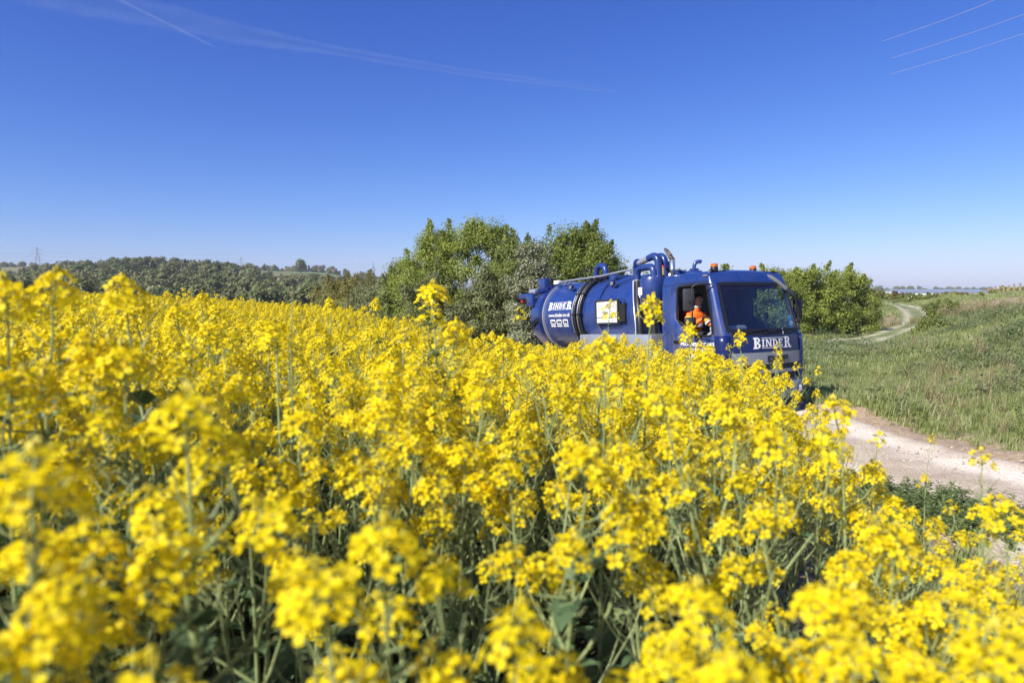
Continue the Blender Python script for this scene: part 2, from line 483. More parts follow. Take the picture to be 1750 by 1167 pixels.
# the track lies in its own shallow bed
bed = 1 - sm((np.abs(GX - track_x(GY)) - 1.15) / 0.5)
bed = bed * ((GY > -8) & (GY < 99))
GZ = GZ - 0.06 * bed
nx, ny = len(gx), len(gy)
idx = np.arange(nx * ny).reshape(ny, nx)
Q = np.stack([idx[:-1, :-1], idx[:-1, 1:], idx[1:, 1:], idx[1:, :-1]], -1).reshape(-1, 4)
def ground_mat():
    m = bpy.data.materials.new('ground_cover')
    m.use_nodes = True
    n, l = m.node_tree.nodes, m.node_tree.links
    p = n['Principled BSDF']
    p.inputs['Roughness'].default_value = 0.95
    p.inputs['Specular IOR Level'].default_value = 0.1
    at_ = n.new('ShaderNodeAttribute'); at_.attribute_name = 'soil'
    tc = n.new('ShaderNodeTexCoord')
    t1 = n.new('ShaderNodeTexNoise'); t1.inputs['Scale'].default_value = 1.3; t1.inputs['Detail'].default_value = 8
    t2 = n.new('ShaderNodeTexNoise'); t2.inputs['Scale'].default_value = 14; t2.inputs['Detail'].default_value = 6
    l.new(tc.outputs['Object'], t1.inputs['Vector']); l.new(tc.outputs['Object'], t2.inputs['Vector'])
    g = n.new('ShaderNodeValToRGB')
    g.color_ramp.elements[0].position = 0.3; g.color_ramp.elements[0].color = (0.13, 0.14, 0.055, 1)
    g.color_ramp.elements[1].position = 0.7; g.color_ramp.elements[1].color = (0.25, 0.22, 0.12, 1)
    l.new(t1.outputs['Fac'], g.inputs['Fac'])
    e = n.new('ShaderNodeValToRGB')
    e.color_ramp.elements[0].position = 0.3; e.color_ramp.elements[0].color = (0.25, 0.175, 0.11, 1)
    e.color_ramp.elements[1].position = 0.72; e.color_ramp.elements[1].color = (0.50, 0.39, 0.27, 1)
    l.new(t2.outputs['Fac'], e.inputs['Fac'])
    ad = n.new('ShaderNodeMath'); ad.operation = 'ADD'
    l.new(at_.outputs['Fac'], ad.inputs[0])
    sb = n.new('ShaderNodeMath'); sb.operation = 'MULTIPLY_ADD'; sb.inputs[1].default_value = 0.9; sb.inputs[2].default_value = -0.45
    l.new(t2.outputs['Fac'], sb.inputs[0]); l.new(sb.outputs[0], ad.inputs[1])
    mr = n.new('ShaderNodeMapRange'); mr.inputs['From Min'].default_value = 0.35; mr.inputs['From Max'].default_value = 0.62
    l.new(ad.outputs[0], mr.inputs['Value'])
    mx = n.new('ShaderNodeMix'); mx.data_type = 'RGBA'
    l.new(mr.outputs[0], mx.inputs['Factor']); l.new(g.outputs['Color'], mx.inputs['A']); l.new(e.outputs['Color'], mx.inputs['B'])
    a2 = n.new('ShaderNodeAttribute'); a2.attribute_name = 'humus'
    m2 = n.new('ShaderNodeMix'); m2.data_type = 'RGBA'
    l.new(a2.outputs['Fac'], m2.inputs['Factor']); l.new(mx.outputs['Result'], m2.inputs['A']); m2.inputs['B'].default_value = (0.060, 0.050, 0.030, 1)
    l.new(m2.outputs['Result'], p.inputs['Base Color'])
    b = n.new('ShaderNodeBump'); b.inputs['Strength'].default_value = 0.6; b.inputs['Distance'].default_value = 0.05
    l.new(t2.outputs['Fac'], b.inputs['Height']); l.new(b.outputs[0], p.inputs['Normal'])
    return m
gme = fast_mesh('ground', np.stack([GX, GY, GZ], -1).reshape(-1, 3), Q, ground_mat(), smooth=True)

BARE = [(on_ground(px, py, 8), rr) for px, py, rr in [(1660, 522, 7.0), (1690, 515, 9.0), (1735, 513, 9.0), (1645, 512, 7.0), (1628, 508, 7.0), (1730, 530, 2.5), (1700, 535, 2.0), (1640, 530, 3.0)]]
EARTH_LINE = [on_ground(px, py, 14) for px, py in [(1366, 567), (1400, 567), (1440, 566), (1480, 563), (1508, 556), (1521, 546), (1516, 535)]]
def soil_at(x, y):
    x = np.asarray(x, float); y = np.asarray(y, float)
    s = np.zeros_like(x)
    s = np.maximum(s, 0.75 * sm((edge_x(y) - x + 0.3) / 0.8) * (y < 90) * (y > -30))      # soil under the crop
    s = np.maximum(s, 1.0 - sm((np.abs(x - track_x(y)) - 1.4) / 1.5) + (y > 99))* (y < 99)
    for p, rr in BARE:
        s = np.maximum(s, 1.0 * np.exp(-(((x - p.x) / rr) ** 2 + ((y - p.y) / (rr * 1.8)) ** 2) ** 1.5))
    for a, b in zip(EARTH_LINE[:-1], EARTH_LINE[1:]):
        dx, dy = b.x - a.x, b.y - a.y
        t = np.clip(((x - a.x) * dx + (y - a.y) * dy) / (dx * dx + dy * dy), 0, 1)
        dd = np.hypot(x - a.x - t * dx, y - a.y - t * dy)
        s = np.maximum(s, 0.95 * (1 - sm((dd - 0.5) / 0.5)))
    return np.clip(s, 0, 1)
at_ = gme.attributes.new('soil', 'FLOAT', 'POINT')
at_.data.foreach_set('value', soil_at(GX, GY).ravel().astype(np.float32))
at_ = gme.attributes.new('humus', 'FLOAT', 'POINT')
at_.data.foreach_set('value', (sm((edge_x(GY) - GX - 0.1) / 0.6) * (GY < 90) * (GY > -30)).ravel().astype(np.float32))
tag(link_mesh('ground', gme), kind='structure')

# chalk track, with two worn wheel ruts
def track_mat(name, c0, c1, grass=0.0):
    m = bpy.data.materials.new(name)
    m.use_nodes = True
    n, l = m.node_tree.nodes, m.node_tree.links
    p = n['Principled BSDF']
    p.inputs['Roughness'].default_value = 0.95
    p.inputs['Specular IOR Level'].default_value = 0.15
    tc = n.new('ShaderNodeTexCoord')
    t1 = n.new('ShaderNodeTexNoise'); t1.inputs['Scale'].default_value = 1.1; t1.inputs['Detail'].default_value = 10; t1.inputs['Roughness'].default_value = 0.65
    t2 = n.new('ShaderNodeTexVoronoi'); t2.inputs['Scale'].default_value = 34
    l.new(tc.outputs['Object'], t1.inputs['Vector']); l.new(tc.outputs['Object'], t2.inputs['Vector'])
    a = n.new('ShaderNodeAttribute'); a.attribute_name = 'wear'
    s = n.new('ShaderNodeMath'); s.operation = 'MULTIPLY_ADD'; s.inputs[1].default_value = 1.4; s.inputs[2].default_value = -0.7
    l.new(t1.outputs['Fac'], s.inputs[0])
    ad = n.new('ShaderNodeMath'); ad.operation = 'ADD'
    l.new(a.outputs['Fac'], ad.inputs[0]); l.new(s.outputs[0], ad.inputs[1])
    r = n.new('ShaderNodeValToRGB')
    r.color_ramp.elements[0].position = 0.1; r.color_ramp.elements[0].color = (*c0, 1)
    r.color_ramp.elements[1].position = 0.85; r.color_ramp.elements[1].color = (*c1, 1)
    l.new(ad.outputs[0], r.inputs['Fac'])
    mr = n.new('ShaderNodeMapRange'); mr.inputs['From Max'].default_value = 0.6; mr.inputs['To Min'].default_value = 0.8; mr.inputs['To Max'].default_value = 1.08
    l.new(t2.outputs['Distance'], mr.inputs['Value'])
    mx = n.new('ShaderNodeMix'); mx.data_type = 'RGBA'; mx.blend_type = 'MULTIPLY'; mx.inputs['Factor'].default_value = 1
    l.new(r.outputs['Color'], mx.inputs['A']); l.new(mr.outputs[0], mx.inputs['B'])
    l.new(mx.outputs['Result'], p.inputs['Base Color'])
    b = n.new('ShaderNodeBump'); b.inputs['Strength'].default_value = 0.7; b.inputs['Distance'].default_value = 0.03
    l.new(t2.outputs['Distance'], b.inputs['Height']); l.new(b.outputs[0], p.inputs['Normal'])
    return m

def strip(name, path, half, nu, step, m, wearf, lift, zoff=0.0):
    path = [Vector((p[0], p[1], 0)) for p in path]
    # resample (Catmull-Rom)
    pts = []
    for i in range(len(path) - 1):
        p0, p1, p2, p3 = path[max(i - 1, 0)], path[i], path[i + 1], path[min(i + 2, len(path) - 1)]
        k = max(2, int((p2 - p1).length / step))
        for j in range(k):
            t = j / k
            pts.append(0.5 * ((2 * p1) + (p2 - p0) * t + (2 * p0 - 5 * p1 + 4 * p2 - p3) * t * t + (3 * p1 - p0 - 3 * p2 + p3) * t ** 3))
    pts.append(path[-1])
    V, W = [], []
    for i, p in enumerate(pts):
        d = (pts[min(i + 1, len(pts) - 1)] - pts[max(i - 1, 0)]).normalized()
        nrm = Vector((d.y, -d.x, 0))
        for j in range(nu):
            u = -1 + 2 * j / (nu - 1)
            w = half * (1 + 0.18 * (float(hash_noise(i * step, j > nu / 2, 0.5, 5)) - 0.5))
            q = p + nrm * u * w
            V.append((q.x, q.y, 0)); W.append(u)
    V = np.array(V); W = np.array(W)
    V[:, 2] = ground(V[:, 0], V[:, 1]) + lift(W) + (hash_noise(V[:, 0], V[:, 1], 4.0, 9) - 0.5) * 0.025 + zoff
    n_ = len(pts)
    ix = np.arange(n_ * nu).reshape(n_, nu)
    Qs = np.stack([ix[:-1, :-1], ix[:-1, 1:], ix[1:, 1:], ix[1:, :-1]], -1).reshape(-1, 4)
    me = fast_mesh(name, V, Qs, m, smooth=True)
    a = me.attributes.new('wear', 'FLOAT', 'POINT')
    a.data.foreach_set('value', wearf(W, V).astype(np.float32))
    return tag(link_mesh(name, me), kind='structure')
strip('chalk_track', TRACK, 1.52, 27, 0.12, track_mat('chalk_track_surface', (0.42, 0.335, 0.235), (0.76, 0.665, 0.535)),
      lambda W, V: 0.28 + 0.55 * (np.exp(-((np.abs(W) - 0.52) / 0.2) ** 2)) - 0.45 * sm((np.abs(W) - 0.75) / 0.25),
      lambda W: -0.01 - 0.03 * np.exp(-((np.abs(W) - 0.52) / 0.2) ** 2) - 0.07 * sm((np.abs(W) - 0.8) / 0.2))
path_px = [(1440, 590), (1490, 580), (1525, 571), (1552, 560), (1566, 549), (1566, 538), (1553, 528), (1530, 521), (1505, 516.5)]
PATH = [on_ground(px, py, 14) for px, py in path_px]
strip('grass_path', PATH, 1.7, 21, 0.5, track_mat('grassy_path_surface', (0.15, 0.18, 0.075), (0.47, 0.44, 0.30)),
      lambda W, V: 0.12 + 0.62 * (np.exp(-((np.abs(W) - 0.5) / 0.22) ** 2)),
      lambda W: 0.10 - 0.03 * np.exp(-((np.abs(W) - 0.45) / 0.2) ** 2) - 0.14 * sm((np.abs(W) - 0.75) / 0.25))

# ------------------------------------------------------------------ the tanker truck (x forward, y towards its nearside, z up)
YAW, PIT = rad(27.3), rad(3.4)
Fv = Vector((math.sin(YAW) * math.cos(PIT), -math.cos(YAW) * math.cos(PIT), math.sin(PIT)))
Lv = Vector((math.cos(YAW), math.sin(YAW), 0))
Uv = Fv.cross(Lv)
TM = Matrix(((Fv.x, Lv.x, Uv.x, 5.32), (Fv.y, Lv.y, Uv.y, 14.2), (Fv.z, Lv.z, Uv.z, 0.0), (0, 0, 0, 1)))
truck = empty('tanker_truck')
truck.matrix_world = TM
tag(truck, 'blue vacuum tanker truck driving along the chalk track beside the yellow crop', 'truck')

def ip(z, tab):
    return float(np.interp(z, [a for a, b in tab], [b for a, b in tab]))
W_TAB = [(0.5, 1.12), (0.9, 1.15), (2.0, 1.15), (2.75, 1.115), (2.92, 1.07), (2.98, 1.0), (3.01, 0.85)]
XF_TAB = [(0.5, -0.02), (1.31, 0.0), (1.66, -0.015), (1.74, -0.04), (2.74, -0.33), (2.90, -0.42), (2.96, -0.5), (3.0, -0.65)]
BOW_TAB = [(0.5, 0.16), (1.7, 0.17), (2.8, 0.13), (3.0, 0.1)]
XR = -1.86
WIN_R = [(1.60, -0.70), (1.66, -0.74), (1.74, -0.92), (2.02, -1.36), (2.74, -1.37)]
WIN_F = [(1.60, -0.27), (1.74, -0.275), (2.02, -0.30), (2.74, -0.47)]
def front_x(y, z):
    w = ip(z, W_TAB)
    return ip(z, XF_TAB) + ip(z, BOW_TAB) * (1 - min(1, (y / w) ** 2))
def outline(z):
    """right half (y < 0) from the rear to the middle of the front, as (x, y)"""
    w = ip(z, W_TAB); r = 0.13
    xc = front_x(w - r, z)
    pts = [(XR, -w), ((XR + ip(z, WIN_R)) / 2 - 0.05, -w), (ip(z, WIN_R), -w), ((ip(z, WIN_R) + ip(z, WIN_F)) / 2, -w), (ip(z, WIN_F), -w)]
    xs = xc - r * 1.15
    if xs < ip(z, WIN_F) + 0.03: xs = ip(z, WIN_F) + 0.03
    for k in range(1, 6):                                       # rounded front corner
        a = math.pi / 2 * k / 6
        pts.append((xs + (xc - xs) * math.sin(a), -(w - r * (1 - math.cos(a)))))
    ye = w - r
    for k in range(0, 6):
        y = -ye + ye * k / 6
        pts.append((front_x(y, z), y))
    return pts
ZR = [0.62, 0.9, 1.15, 1.31, 1.5, 1.66, 1.74, 1.88, 2.02, 2.3, 2.55, 2.74, 2.82, 2.88, 2.92, 2.96, 2.985, 3.0]
NH = len(outline(1.0))
NP = 2 * NH + 1
def full(z):
    h = outline(z)
    return h + [(front_x(0, z), 0.0)] + [(x, -y) for x, y in reversed(h)]
rows = [full(z) for z in ZR]
cab = MB()
vs = []
for z, row in zip(ZR, rows):
    vs.extend([(x, y, z + (0.045 * (1 - (y / 1.2) ** 2) if z > 2.9 else 0)) for x, y in row])
fs, win_l, win_r, wind = [], [], [], []
for i in range(len(ZR) - 1):
    zm = (ZR[i] + ZR[i + 1]) / 2
    for j in range(NP - 1):
        f = (i * NP + j, i * NP + j + 1, (i + 1) * NP + j + 1, (i + 1) * NP + j)
        if 1.66 < zm < 2.74 and j in (2, 3): win_r.append(f)
        elif 1.66 < zm < 2.74 and (NP - 2 - j) in (2, 3): win_l.append(f)
        elif 1.74 < zm < 2.74 and 10 <= j <= NP - 2 - 10: wind.append(f)
        else: fs.append(f)
# roof crown and back wall
top = len(ZR) - 1
fs.append(tuple(top * NP + j for j in range(NP)))
for i in range(len(ZR) - 1):
    fs.append((i * NP, (i + 1) * NP, (i + 1) * NP + NP - 1, i * NP + NP - 1))
cab.add(vs, fs)
shell = cab.build('cab_shell', [M['blue'], M['lining']], truck, smooth=32)
so_ = shell.modifiers.new('thickness', 'SOLIDIFY')
so_.thickness = 0.045
so_.offset = -1
so_.material_offset = 1
so_.use_even_offset = False
so_.use_rim = True
def glass_part(name, faces, m, off):
    used = sorted({i for f in faces for i in f})
    mp = {a: k for k, a in enumerate(used)}
    g = MB()
    g.add([Vector(vs[a]) + Vector(off) for a in used], [tuple(mp[a] for a in f) for f in faces])
    return g.build(name, m, truck, smooth=60)
glass_part('windscreen', wind, M['screen'], (-0.012, 0, 0))
glass_part('side_window', win_l, M['glass'], (0, -0.012, 0))

def sw(pts, half, thick, m, name, closed=True, parent=truck, nrm=None):
    """flat band running along a path on the bodywork"""
    b = MB()
    P = [Vector(p) for p in pts]
    n = len(P)
    vs_, fs_ = [], []
    for i, p in enumerate(P):
        d = (P[(i + 1) % n] - P[i - 1]) if closed else (P[min(i + 1, n - 1)] - P[max(i - 1, 0)])
        d.normalize()
        nn = Vector(nrm(p) if callable(nrm) else nrm).normalized()
        s = d.cross(nn).normalized()
        for a, h in ((-half, -0.01), (-half, thick), (half, thick), (half, -0.01)):
            vs_.append(p + s * a + nn * h)
    for i in range(n if closed else n - 1):
        k = (i + 1) % n
        for j in range(3):
            fs_.append((i * 4 + j, k * 4 + j, k * 4 + j + 1, i * 4 + j + 1))
    b.add(vs_, fs_)
    return b.build(name, m, parent, smooth=40)
def fnorm(p):
    return Vector((1, 0.3 * p.y, 0.28 if p.z > 1.72 else 0.0))
# windscreen rubber with rounded corners
def screen_pt(u, v):
    z = 1.755 + (2.725 - 1.755) * v
    ye = ip(z, W_TAB) - 0.155
    y = u * ye
    return Vector((front_x(y, z), y, z))
loop = []
for c0, c1, a0 in ((0.955, 0.955, 0), (-0.955, 0.955, 90), (-0.955, 0.045, 180), (0.955, 0.045, 270)):
    for k in range(5):
        a = rad(a0 + 90 * k / 4)
        loop.append(screen_pt(c0 + 0.045 * math.cos(a), c1 + 0.05 * math.sin(a)))
    if a0 == 0:
        loop += [screen_pt(u, 1.005) for u in (0.6, 0.3, 0, -0.3, -0.6)]
    if a0 == 180:
        loop += [screen_pt(u, -0.005) for u in (-0.6, -0.3, 0, 0.3, 0.6)]
sw(loop, 0.032, 0.012, M['black'], 'windscreen_seal', nrm=fnorm)
# side window rubbers and door seams, both sides
def side_pt(x, z, s):
    return Vector((x, s * ip(z, W_TAB), z))
for s in (-1, 1):
    wl = [(-0.48, 2.74), (-0.62, 2.745), (-1.0, 2.745), (-1.30, 2.74), (-1.365, 2.68), (-1.365, 2.3), (-1.36, 2.04), (-1.25, 1.93), (-0.95, 1.75), (-0.80, 1.67), (-0.6, 1.655), (-0.35, 1.66), (-0.28, 1.70), (-0.30, 2.02), (-0.38, 2.35), (-0.45, 2.66)]
    sw([side_pt(x, z, s) for x, z in wl], 0.022, 0.008, M['black'], 'window_seal', nrm=(0, s, 0.03))
    seam = [(-0.22, 0.75), (-0.215, 1.6), (-0.30, 2.2), (-0.42, 2.74), (-0.47, 2.80), (-1.40, 2.80), (-1.50, 2.76), (-1.54, 2.70), (-1.54, 1.6), (-1.54, 0.95), (-1.45, 0.75)]
    sw([side_pt(x, z, s) + Vector((0, 0.0 * s, 0)) for x, z in seam], 0.008, 0.003, M['ink'], 'door_seam', nrm=(0, s, 0.03))
    sw([side_pt(x, z, s) for x, z in ((-1.86, 2.77), (-1.56, 2.77))], 0.006, 0.004, M['ink'], 'roof_seam', closed=False, nrm=(0, s, 0.03))
    hb = MB(); hb.box((-1.46, s * 1.152 - 0.02, 1.50), (-1.26, s * 1.152 + 0.03 * 1, 1.56) if s > 0 else (-1.26, s * 1.152 + 0.02, 1.56), bev=0.012)
    if s < 0: hb = MB(); hb.box((-1.46, -1.185, 1.50), (-1.26, -1.14, 1.56), bev=0.012)
    hb.build('door_handle', M['black'], truck, smooth=40)
# grey headlining band seen at the top of the open window, cab floor, dashboard, seats, wheel
b = MB(); b.box((-1.80, -1.05, 0.95), (-0.05, 1.05, 1.0)); b.build('cab_floor', M['dash'], truck)
b = MB(); b.box((-1.78, -1.03, 2.80), (-0.62, 1.03, 2.86), bev=0.02); b.build('headlining', M['lining'], truck)
b = MB(); b.box((-0.62, -1.02, 2.64), (-0.52, 1.02, 2.80), bev=0.02); b.build('header_shelf', M['seat'], truck)
b = MB()
dash_prof = [(-0.55, 1.0), (-0.62, 1.45), (-0.58, 1.68), (-0.45, 1.76), (-0.16, 1.74), (-0.06, 1.70), (-0.06, 1.0)]
vs_, fs_ = [], []
for y in (-1.03, 1.03): vs_ += [(x, y, z) for x, z in dash_prof]
n_ = len(dash_prof)
for i in range(n_): fs_.append((i, (i + 1) % n_, n_ + (i + 1) % n_, n_ + i))
fs_ += [tuple(range(n_))[::-1], tuple(range(n_, 2 * n_))]
b.add(vs_, fs_); dash = b.build('dashboard', M['dash'], truck)
b = MB(); b.box((-0.60, -0.95, 1.74), (-0.25, -0.18, 1.86), bev=0.05); b.build('instrument_binnacle', M['dash'], dash, smooth=40)
for y in (-0.55, 0.55):
    b = MB(); b.box((-1.62, y - 0.27, 1.42), (-1.02, y + 0.27, 1.58), bev=0.06); seat = b.build('seat', M['seat'], truck, smooth=40)
    b = MB(); b.box((-1.74, y - 0.26, 1.50), (-1.54, y + 0.26, 2.22), bev=0.07); b.build('backrest', M['seat'], seat, smooth=40)
    b = MB(); b.box((-1.72, y - 0.14, 2.24), (-1.60, y + 0.14, 2.45), bev=0.05); b.build('headrest', M['seat'], seat, smooth=40)
b = MB()
wc, wax = Vector((-0.78, -0.55, 1.92)), Vector((-0.45, 0, 0.89)).normalized()
wa, wb = Vector((0, 1, 0)), wax.cross(Vector((0, 1, 0))).normalized()
ringp = [wc + (wa * math.cos(2 * math.pi * k / 24) + wb * math.sin(2 * math.pi * k / 24)) * 0.22 for k in range(25)]
b.tube(ringp, 0.016, 8)
for a in (0, 120, 240): b.tube([wc - wax * 0.03, wc + (wa * math.cos(rad(a)) + wb * math.sin(rad(a))) * 0.21], 0.013, 6)
b.tube([wc - wax * 0.35, wc], 0.03, 8)
b.build('steering_wheel', M['black'], truck, smooth=50)
b = MB(); b.box((-0.50, 0.10, 2.42), (-0.47, 0.34, 2.66), bev=0.01); b.build('sun_visor', M['black'], truck)
b = MB(); b.tube([(-0.30, 0.42, 1.76), (-0.30, 0.42, 1.98)], 0.012, 6); b.box((-0.33, 0.37, 1.98), (-0.28, 0.47, 2.12), bev=0.01); b.build('dash_device', M['black'], truck)
for z, c in ((1.99, (0.10, 0.42, 0.66)), (1.87, (0.45, 0.62, 0.78))):
    b = MB(); p = Vector((front_x(0.86, z) - 0.03, 0.86, z)); b.lathe([(0.0, 0), (0.052, 0), (0.052, 0.006), (0, 0.006)], 'x', p, 20)
    b.build('tax_disc', mat('disc_sticker', c, 0.5), truck)

# front: navy panel, silver grille, slots, badge, corner panels, bumper
def front_panel(name, y0, y1, ztab, m, off, ny=14, nz=3, thick=0.03):
    b = MB(); V = []; 
    for layer in (off, off - thick):
        for k in range(nz + 1):
            for j in range(ny + 1):
                y = y0 + (y1 - y0) * j / ny
                z = ztab[0] + (ztab[1] - ztab[0]) * k / nz
                V.append((front_x(y, z) + layer, y, z))
    F_, o_ = [], (ny + 1) * (nz + 1)
    for k in range(nz):
        for j in range(ny):
            a = k * (ny + 1) + j
            F_.append((a, a + 1, a + ny + 2, a + ny + 1))
    ring = [k for k in range(ny + 1)] + [(k + 1) * (ny + 1) + ny for k in range(nz)] + [nz * (ny + 1) + ny - 1 - k for k in range(ny)] + [(nz - 1 - k) * (ny + 1) for k in range(nz - 1)]
    for a, c in zip(ring, ring[1:] + ring[:1]): F_.append((a + o_, c + o_, c, a))
    b.add(V, F_)
    return b.build(name, m, truck, smooth=40)
front_panel('wiper_tray', -0.95, 0.97, (1.645, 1.735), M['black'], 0.012, thick=0.02)
front_panel('front_flap', -1.0, 1.0, (1.315, 1.64), M['navy'], 0.022, thick=0.03)
grille = front_panel('grille_panel', -0.98, 1.0, (1.045, 1.295), M['silver'], 0.03, thick=0.05)
front_panel('grille_slot', -0.92, 0.95, (0.93, 1.04), M['ink'], 0.0, thick=0.05)
front_panel('grille_bar', -0.95, 0.98, (0.855, 0.925), M['silver'], 0.035, thick=0.05)
front_panel('grille_slot', -0.92, 0.95, (0.72, 0.85), M['ink'], 0.0, thick=0.05)
front_panel('grille_bar', -0.95, 0.98, (0.655, 0.715), M['bumpergrey'], 0.035, thick=0.05)
for z in (0.965, 1.0):
    b = MB(); b.tube([(front_x(y, z) + 0.008, y, z) for y in np.linspace(-0.9, 0.93, 13)], 0.009, 6); b.build('grille_rib', M['grey'], truck, smooth=40)
for s in (-1, 1):
    b = MB()
    prof = [(z, 1.165 + 0.012 * math.sin((z - 0.68) / 1.0 * math.pi)) for z in np.linspace(0.68, 1.66, 8)]
    V, F_ = [], []
    for z, yy in prof:
        V += [(-0.20, s * (yy + 0.005), z), (-0.06, s * (yy + 0.006), z), (front_x(1.06, z) - 0.005, s * (yy - 0.045), z), (front_x(1.0, z) + 0.036, s * 1.005, z)]
    for i in range(len(prof) - 1):
        for j in range(3): F_.append((i * 4 + j, i * 4 + j + 1, i * 4 + 5 + j, i * 4 + 4 + j))
    b.add(V, F_)
    o = b.build('corner_deflector', M['navy'], truck, smooth=50)
    sd = o.modifiers.new('t', 'SOLIDIFY'); sd.thickness = 0.02
    # bumper end with lamp, and black mudguard behind it
    b = MB()
    V, F_ = [], []
    for z, g in ((0.30, -0.03), (0.36, 0.03), (0.50, 0.05), (0.60, 0.04), (0.645, 0.0)):
        V += [(-0.34, s * (1.19 + g * 0.3), z), (-0.10, s * (1.20 + g * 0.3), z), (front_x(1.1, 0.6) + g, s * 1.13, z), (front_x(0.95, 0.6) + 0.05 + g, s * 0.96, z), (front_x(0.6, 0.6) + 0.06 + g, s * 0.6, z)]
    for i in range(4):
        for j in range(4): F_.append((i * 5 + j, i * 5 + j + 1, i * 5 + 6 + j, i * 5 + 5 + j))
    F_.append((20, 21, 22, 23, 24)); F_.append((4, 3, 2, 1, 0))
    b.add(V, F_); o = b.build('bumper_end', M['bumpergrey'], truck, smooth=35)
    sd = o.modifiers.new('t', 'SOLIDIFY'); sd.thickness = 0.02
    b = MB(); b.box((front_x(0.8, 0.6) + 0.075, s * 0.8 - 0.14, 0.42), (front_x(0.8, 0.6) + 0.11, s * 0.8 + 0.14, 0.56), bev=0.02); b.build('headlight', M['lampglass'], truck, smooth=40)
    b = MB()
    arc = [(-1.25 + 0.62 * math.cos(rad(a)), 0.52 + 0.62 * math.sin(rad(a))) for a in range(-8, 189, 14)]
    V, F_ = [], []
    for x, z in arc: V += [(x, s * 0.80, z), (x, s * 1.22, z), (x, s * 1.24, z - 0.05)]
    for i in range(len(arc) - 1):
        for j in range(2): F_.append((i * 3 + j, i * 3 + j + 1, i * 3 + 4 + j, i * 3 + 3 + j))
    b.add(V, F_); o = b.build('mudguard', M['black'], truck, smooth=50)
    sd = o.modifiers.new('t', 'SOLIDIFY'); sd.thickness = 0.012
    b = MB(); b.box((-0.6, s * 1.0 - 0.16, 0.42), (-0.36, s * 1.0 + 0.19, 0.47), bev=0.01); b.build('cab_step', M['grey'], truck)
b = MB(); b.box((-0.02, -0.6, 0.32), (front_x(0, 0.6) + 0.06, 0.6, 0.62), bev=0.03); b.build('bumper', M['bumpergrey'], truck, smooth=40)
b = MB(); b.box((-0.25, 1.205, 0.80), (-0.06, 1.26, 1.40), bev=0.02); b.build('side_deflector', M['black'], truck, smooth=40)
# wipers
for y0, y1 in ((-0.75, -0.05), (-0.12, 0.52), (0.45, 0.95)):
    b = MB()
    p0 = Vector((front_x(y0, 1.70) + 0.03, y0, 1.695)); p1 = Vector((front_x(y1, 1.76) + 0.035, y1, 1.765))
    b.tube([p0, p0.lerp(p1, 0.5) + Vector((0.02, 0, 0.01)), p1], 0.011, 6)
    pm = p0.lerp(p1, 0.62)
    b.tube([pm + Vector((0, -0.30, -0.012)), pm + Vector((0.004, 0.30, 0.012))], 0.009, 6)
    b.lathe([(0.03, 0), (0.03, 0.03), (0.0, 0.035)], 'x', p0 - Vector((0.01, 0, 0)), 10)
    b.build('wiper', M['black'], truck, smooth=50)
b = MB(); b.tube([(front_x(0.42, 1.68) + 0.02, 0.42, 1.66), (front_x(0.42, 1.74) + 0.02, 0.42, 1.78)], 0.01, 6); b.build('washer_pipe', M['steel'], truck)

# mirrors
def rbox(a, c, m, name, parent, bev=0.03):
    b = MB(); b.box(a, c, bev=bev); return b.build(name, m, parent, smooth=40)
b = MB()
b.tube([(-0.30, -1.12, 2.72), (-0.34, -1.28, 2.73), (-0.44, -1.42, 2.73), (-0.50, -1.47, 2.68), (-0.50, -1.48, 2.40), (-0.50, -1.48, 1.95), (-0.47, -1.44, 1.62), (-0.36, -1.16, 1.58)], 0.016, 8)
arm = b.build('mirror_arm', M['black'], truck, smooth=50)
MR = Matrix.Rotation(rad(-24), 4, 'Z')
def mirror_unit(name, ctr, w, h, d, parent):
    b = MB(); b.box((-d / 2, -w / 2, -h / 2), (d / 2, w / 2, h / 2), bev=0.035)
    o = b.build(name, M['grey'], parent, smooth=40)
    o.matrix_local = Matrix.Translation(ctr) @ MR
    b = MB(); b.box((-d / 2 - 0.004, -w / 2 + 0.03, -h / 2 + 0.03), (-d / 2 + 0.002, w / 2 - 0.03, h / 2 - 0.03)); b.build('mirror_glass', M['mirror'], o)
    b = MB(); b.lathe([(0.055, 0), (0.055, 0.03), (0.03, 0.04), (0.0, 0.04)], 'x', (d / 2, 0.03, -0.03), 16); b.build('mirror_pivot', M['black'], o, smooth=40)
    return o
mirror_unit('mirror', Vector((-0.66, -1.43, 2.42)), 0.24, 0.47, 0.11, arm)
mirror_unit('wide_angle_mirror', Vector((-0.62, -1.43, 1.94)), 0.23, 0.24, 0.11, arm)
# nearside mirror hoop
b = MB()
hoop = [(-0.42, 0.50, 2.92), (-0.33, 0.60, 2.88), (-0.24, 0.75, 2.76), (-0.17, 0.89, 2.62), (-0.12, 0.98, 2.54), (-0.08, 1.04, 2.47)]
b.tube(hoop[:4], [0.05, 0.055, 0.05, 0.042], 10)
hp = b.build('mirror_hoop', M['hoopgrey'], truck, smooth=50)
b = MB(); b.tube(hoop[3:], [0.05, 0.055, 0.03], 10); b.build('hoop_end', M['grey'], hp, smooth=50)
b = MB(); b.tube([hoop[5], (-0.06, 1.10, 2.2), (-0.05, 1.12, 1.95), (-0.04, 1.12, 1.72)], 0.014, 8); b.box((-0.08, 1.09, 1.88), (-0.02, 1.15, 2.0), bev=0.01); b.build('mirror_strut', M['black'], hp, smooth=50)
b = MB(); b.box((-0.28, 1.20, 1.95), (-0.18, 1.42, 2.40), bev=0.035); o = b.build('nearside_mirror', M['black'], truck, smooth=40)
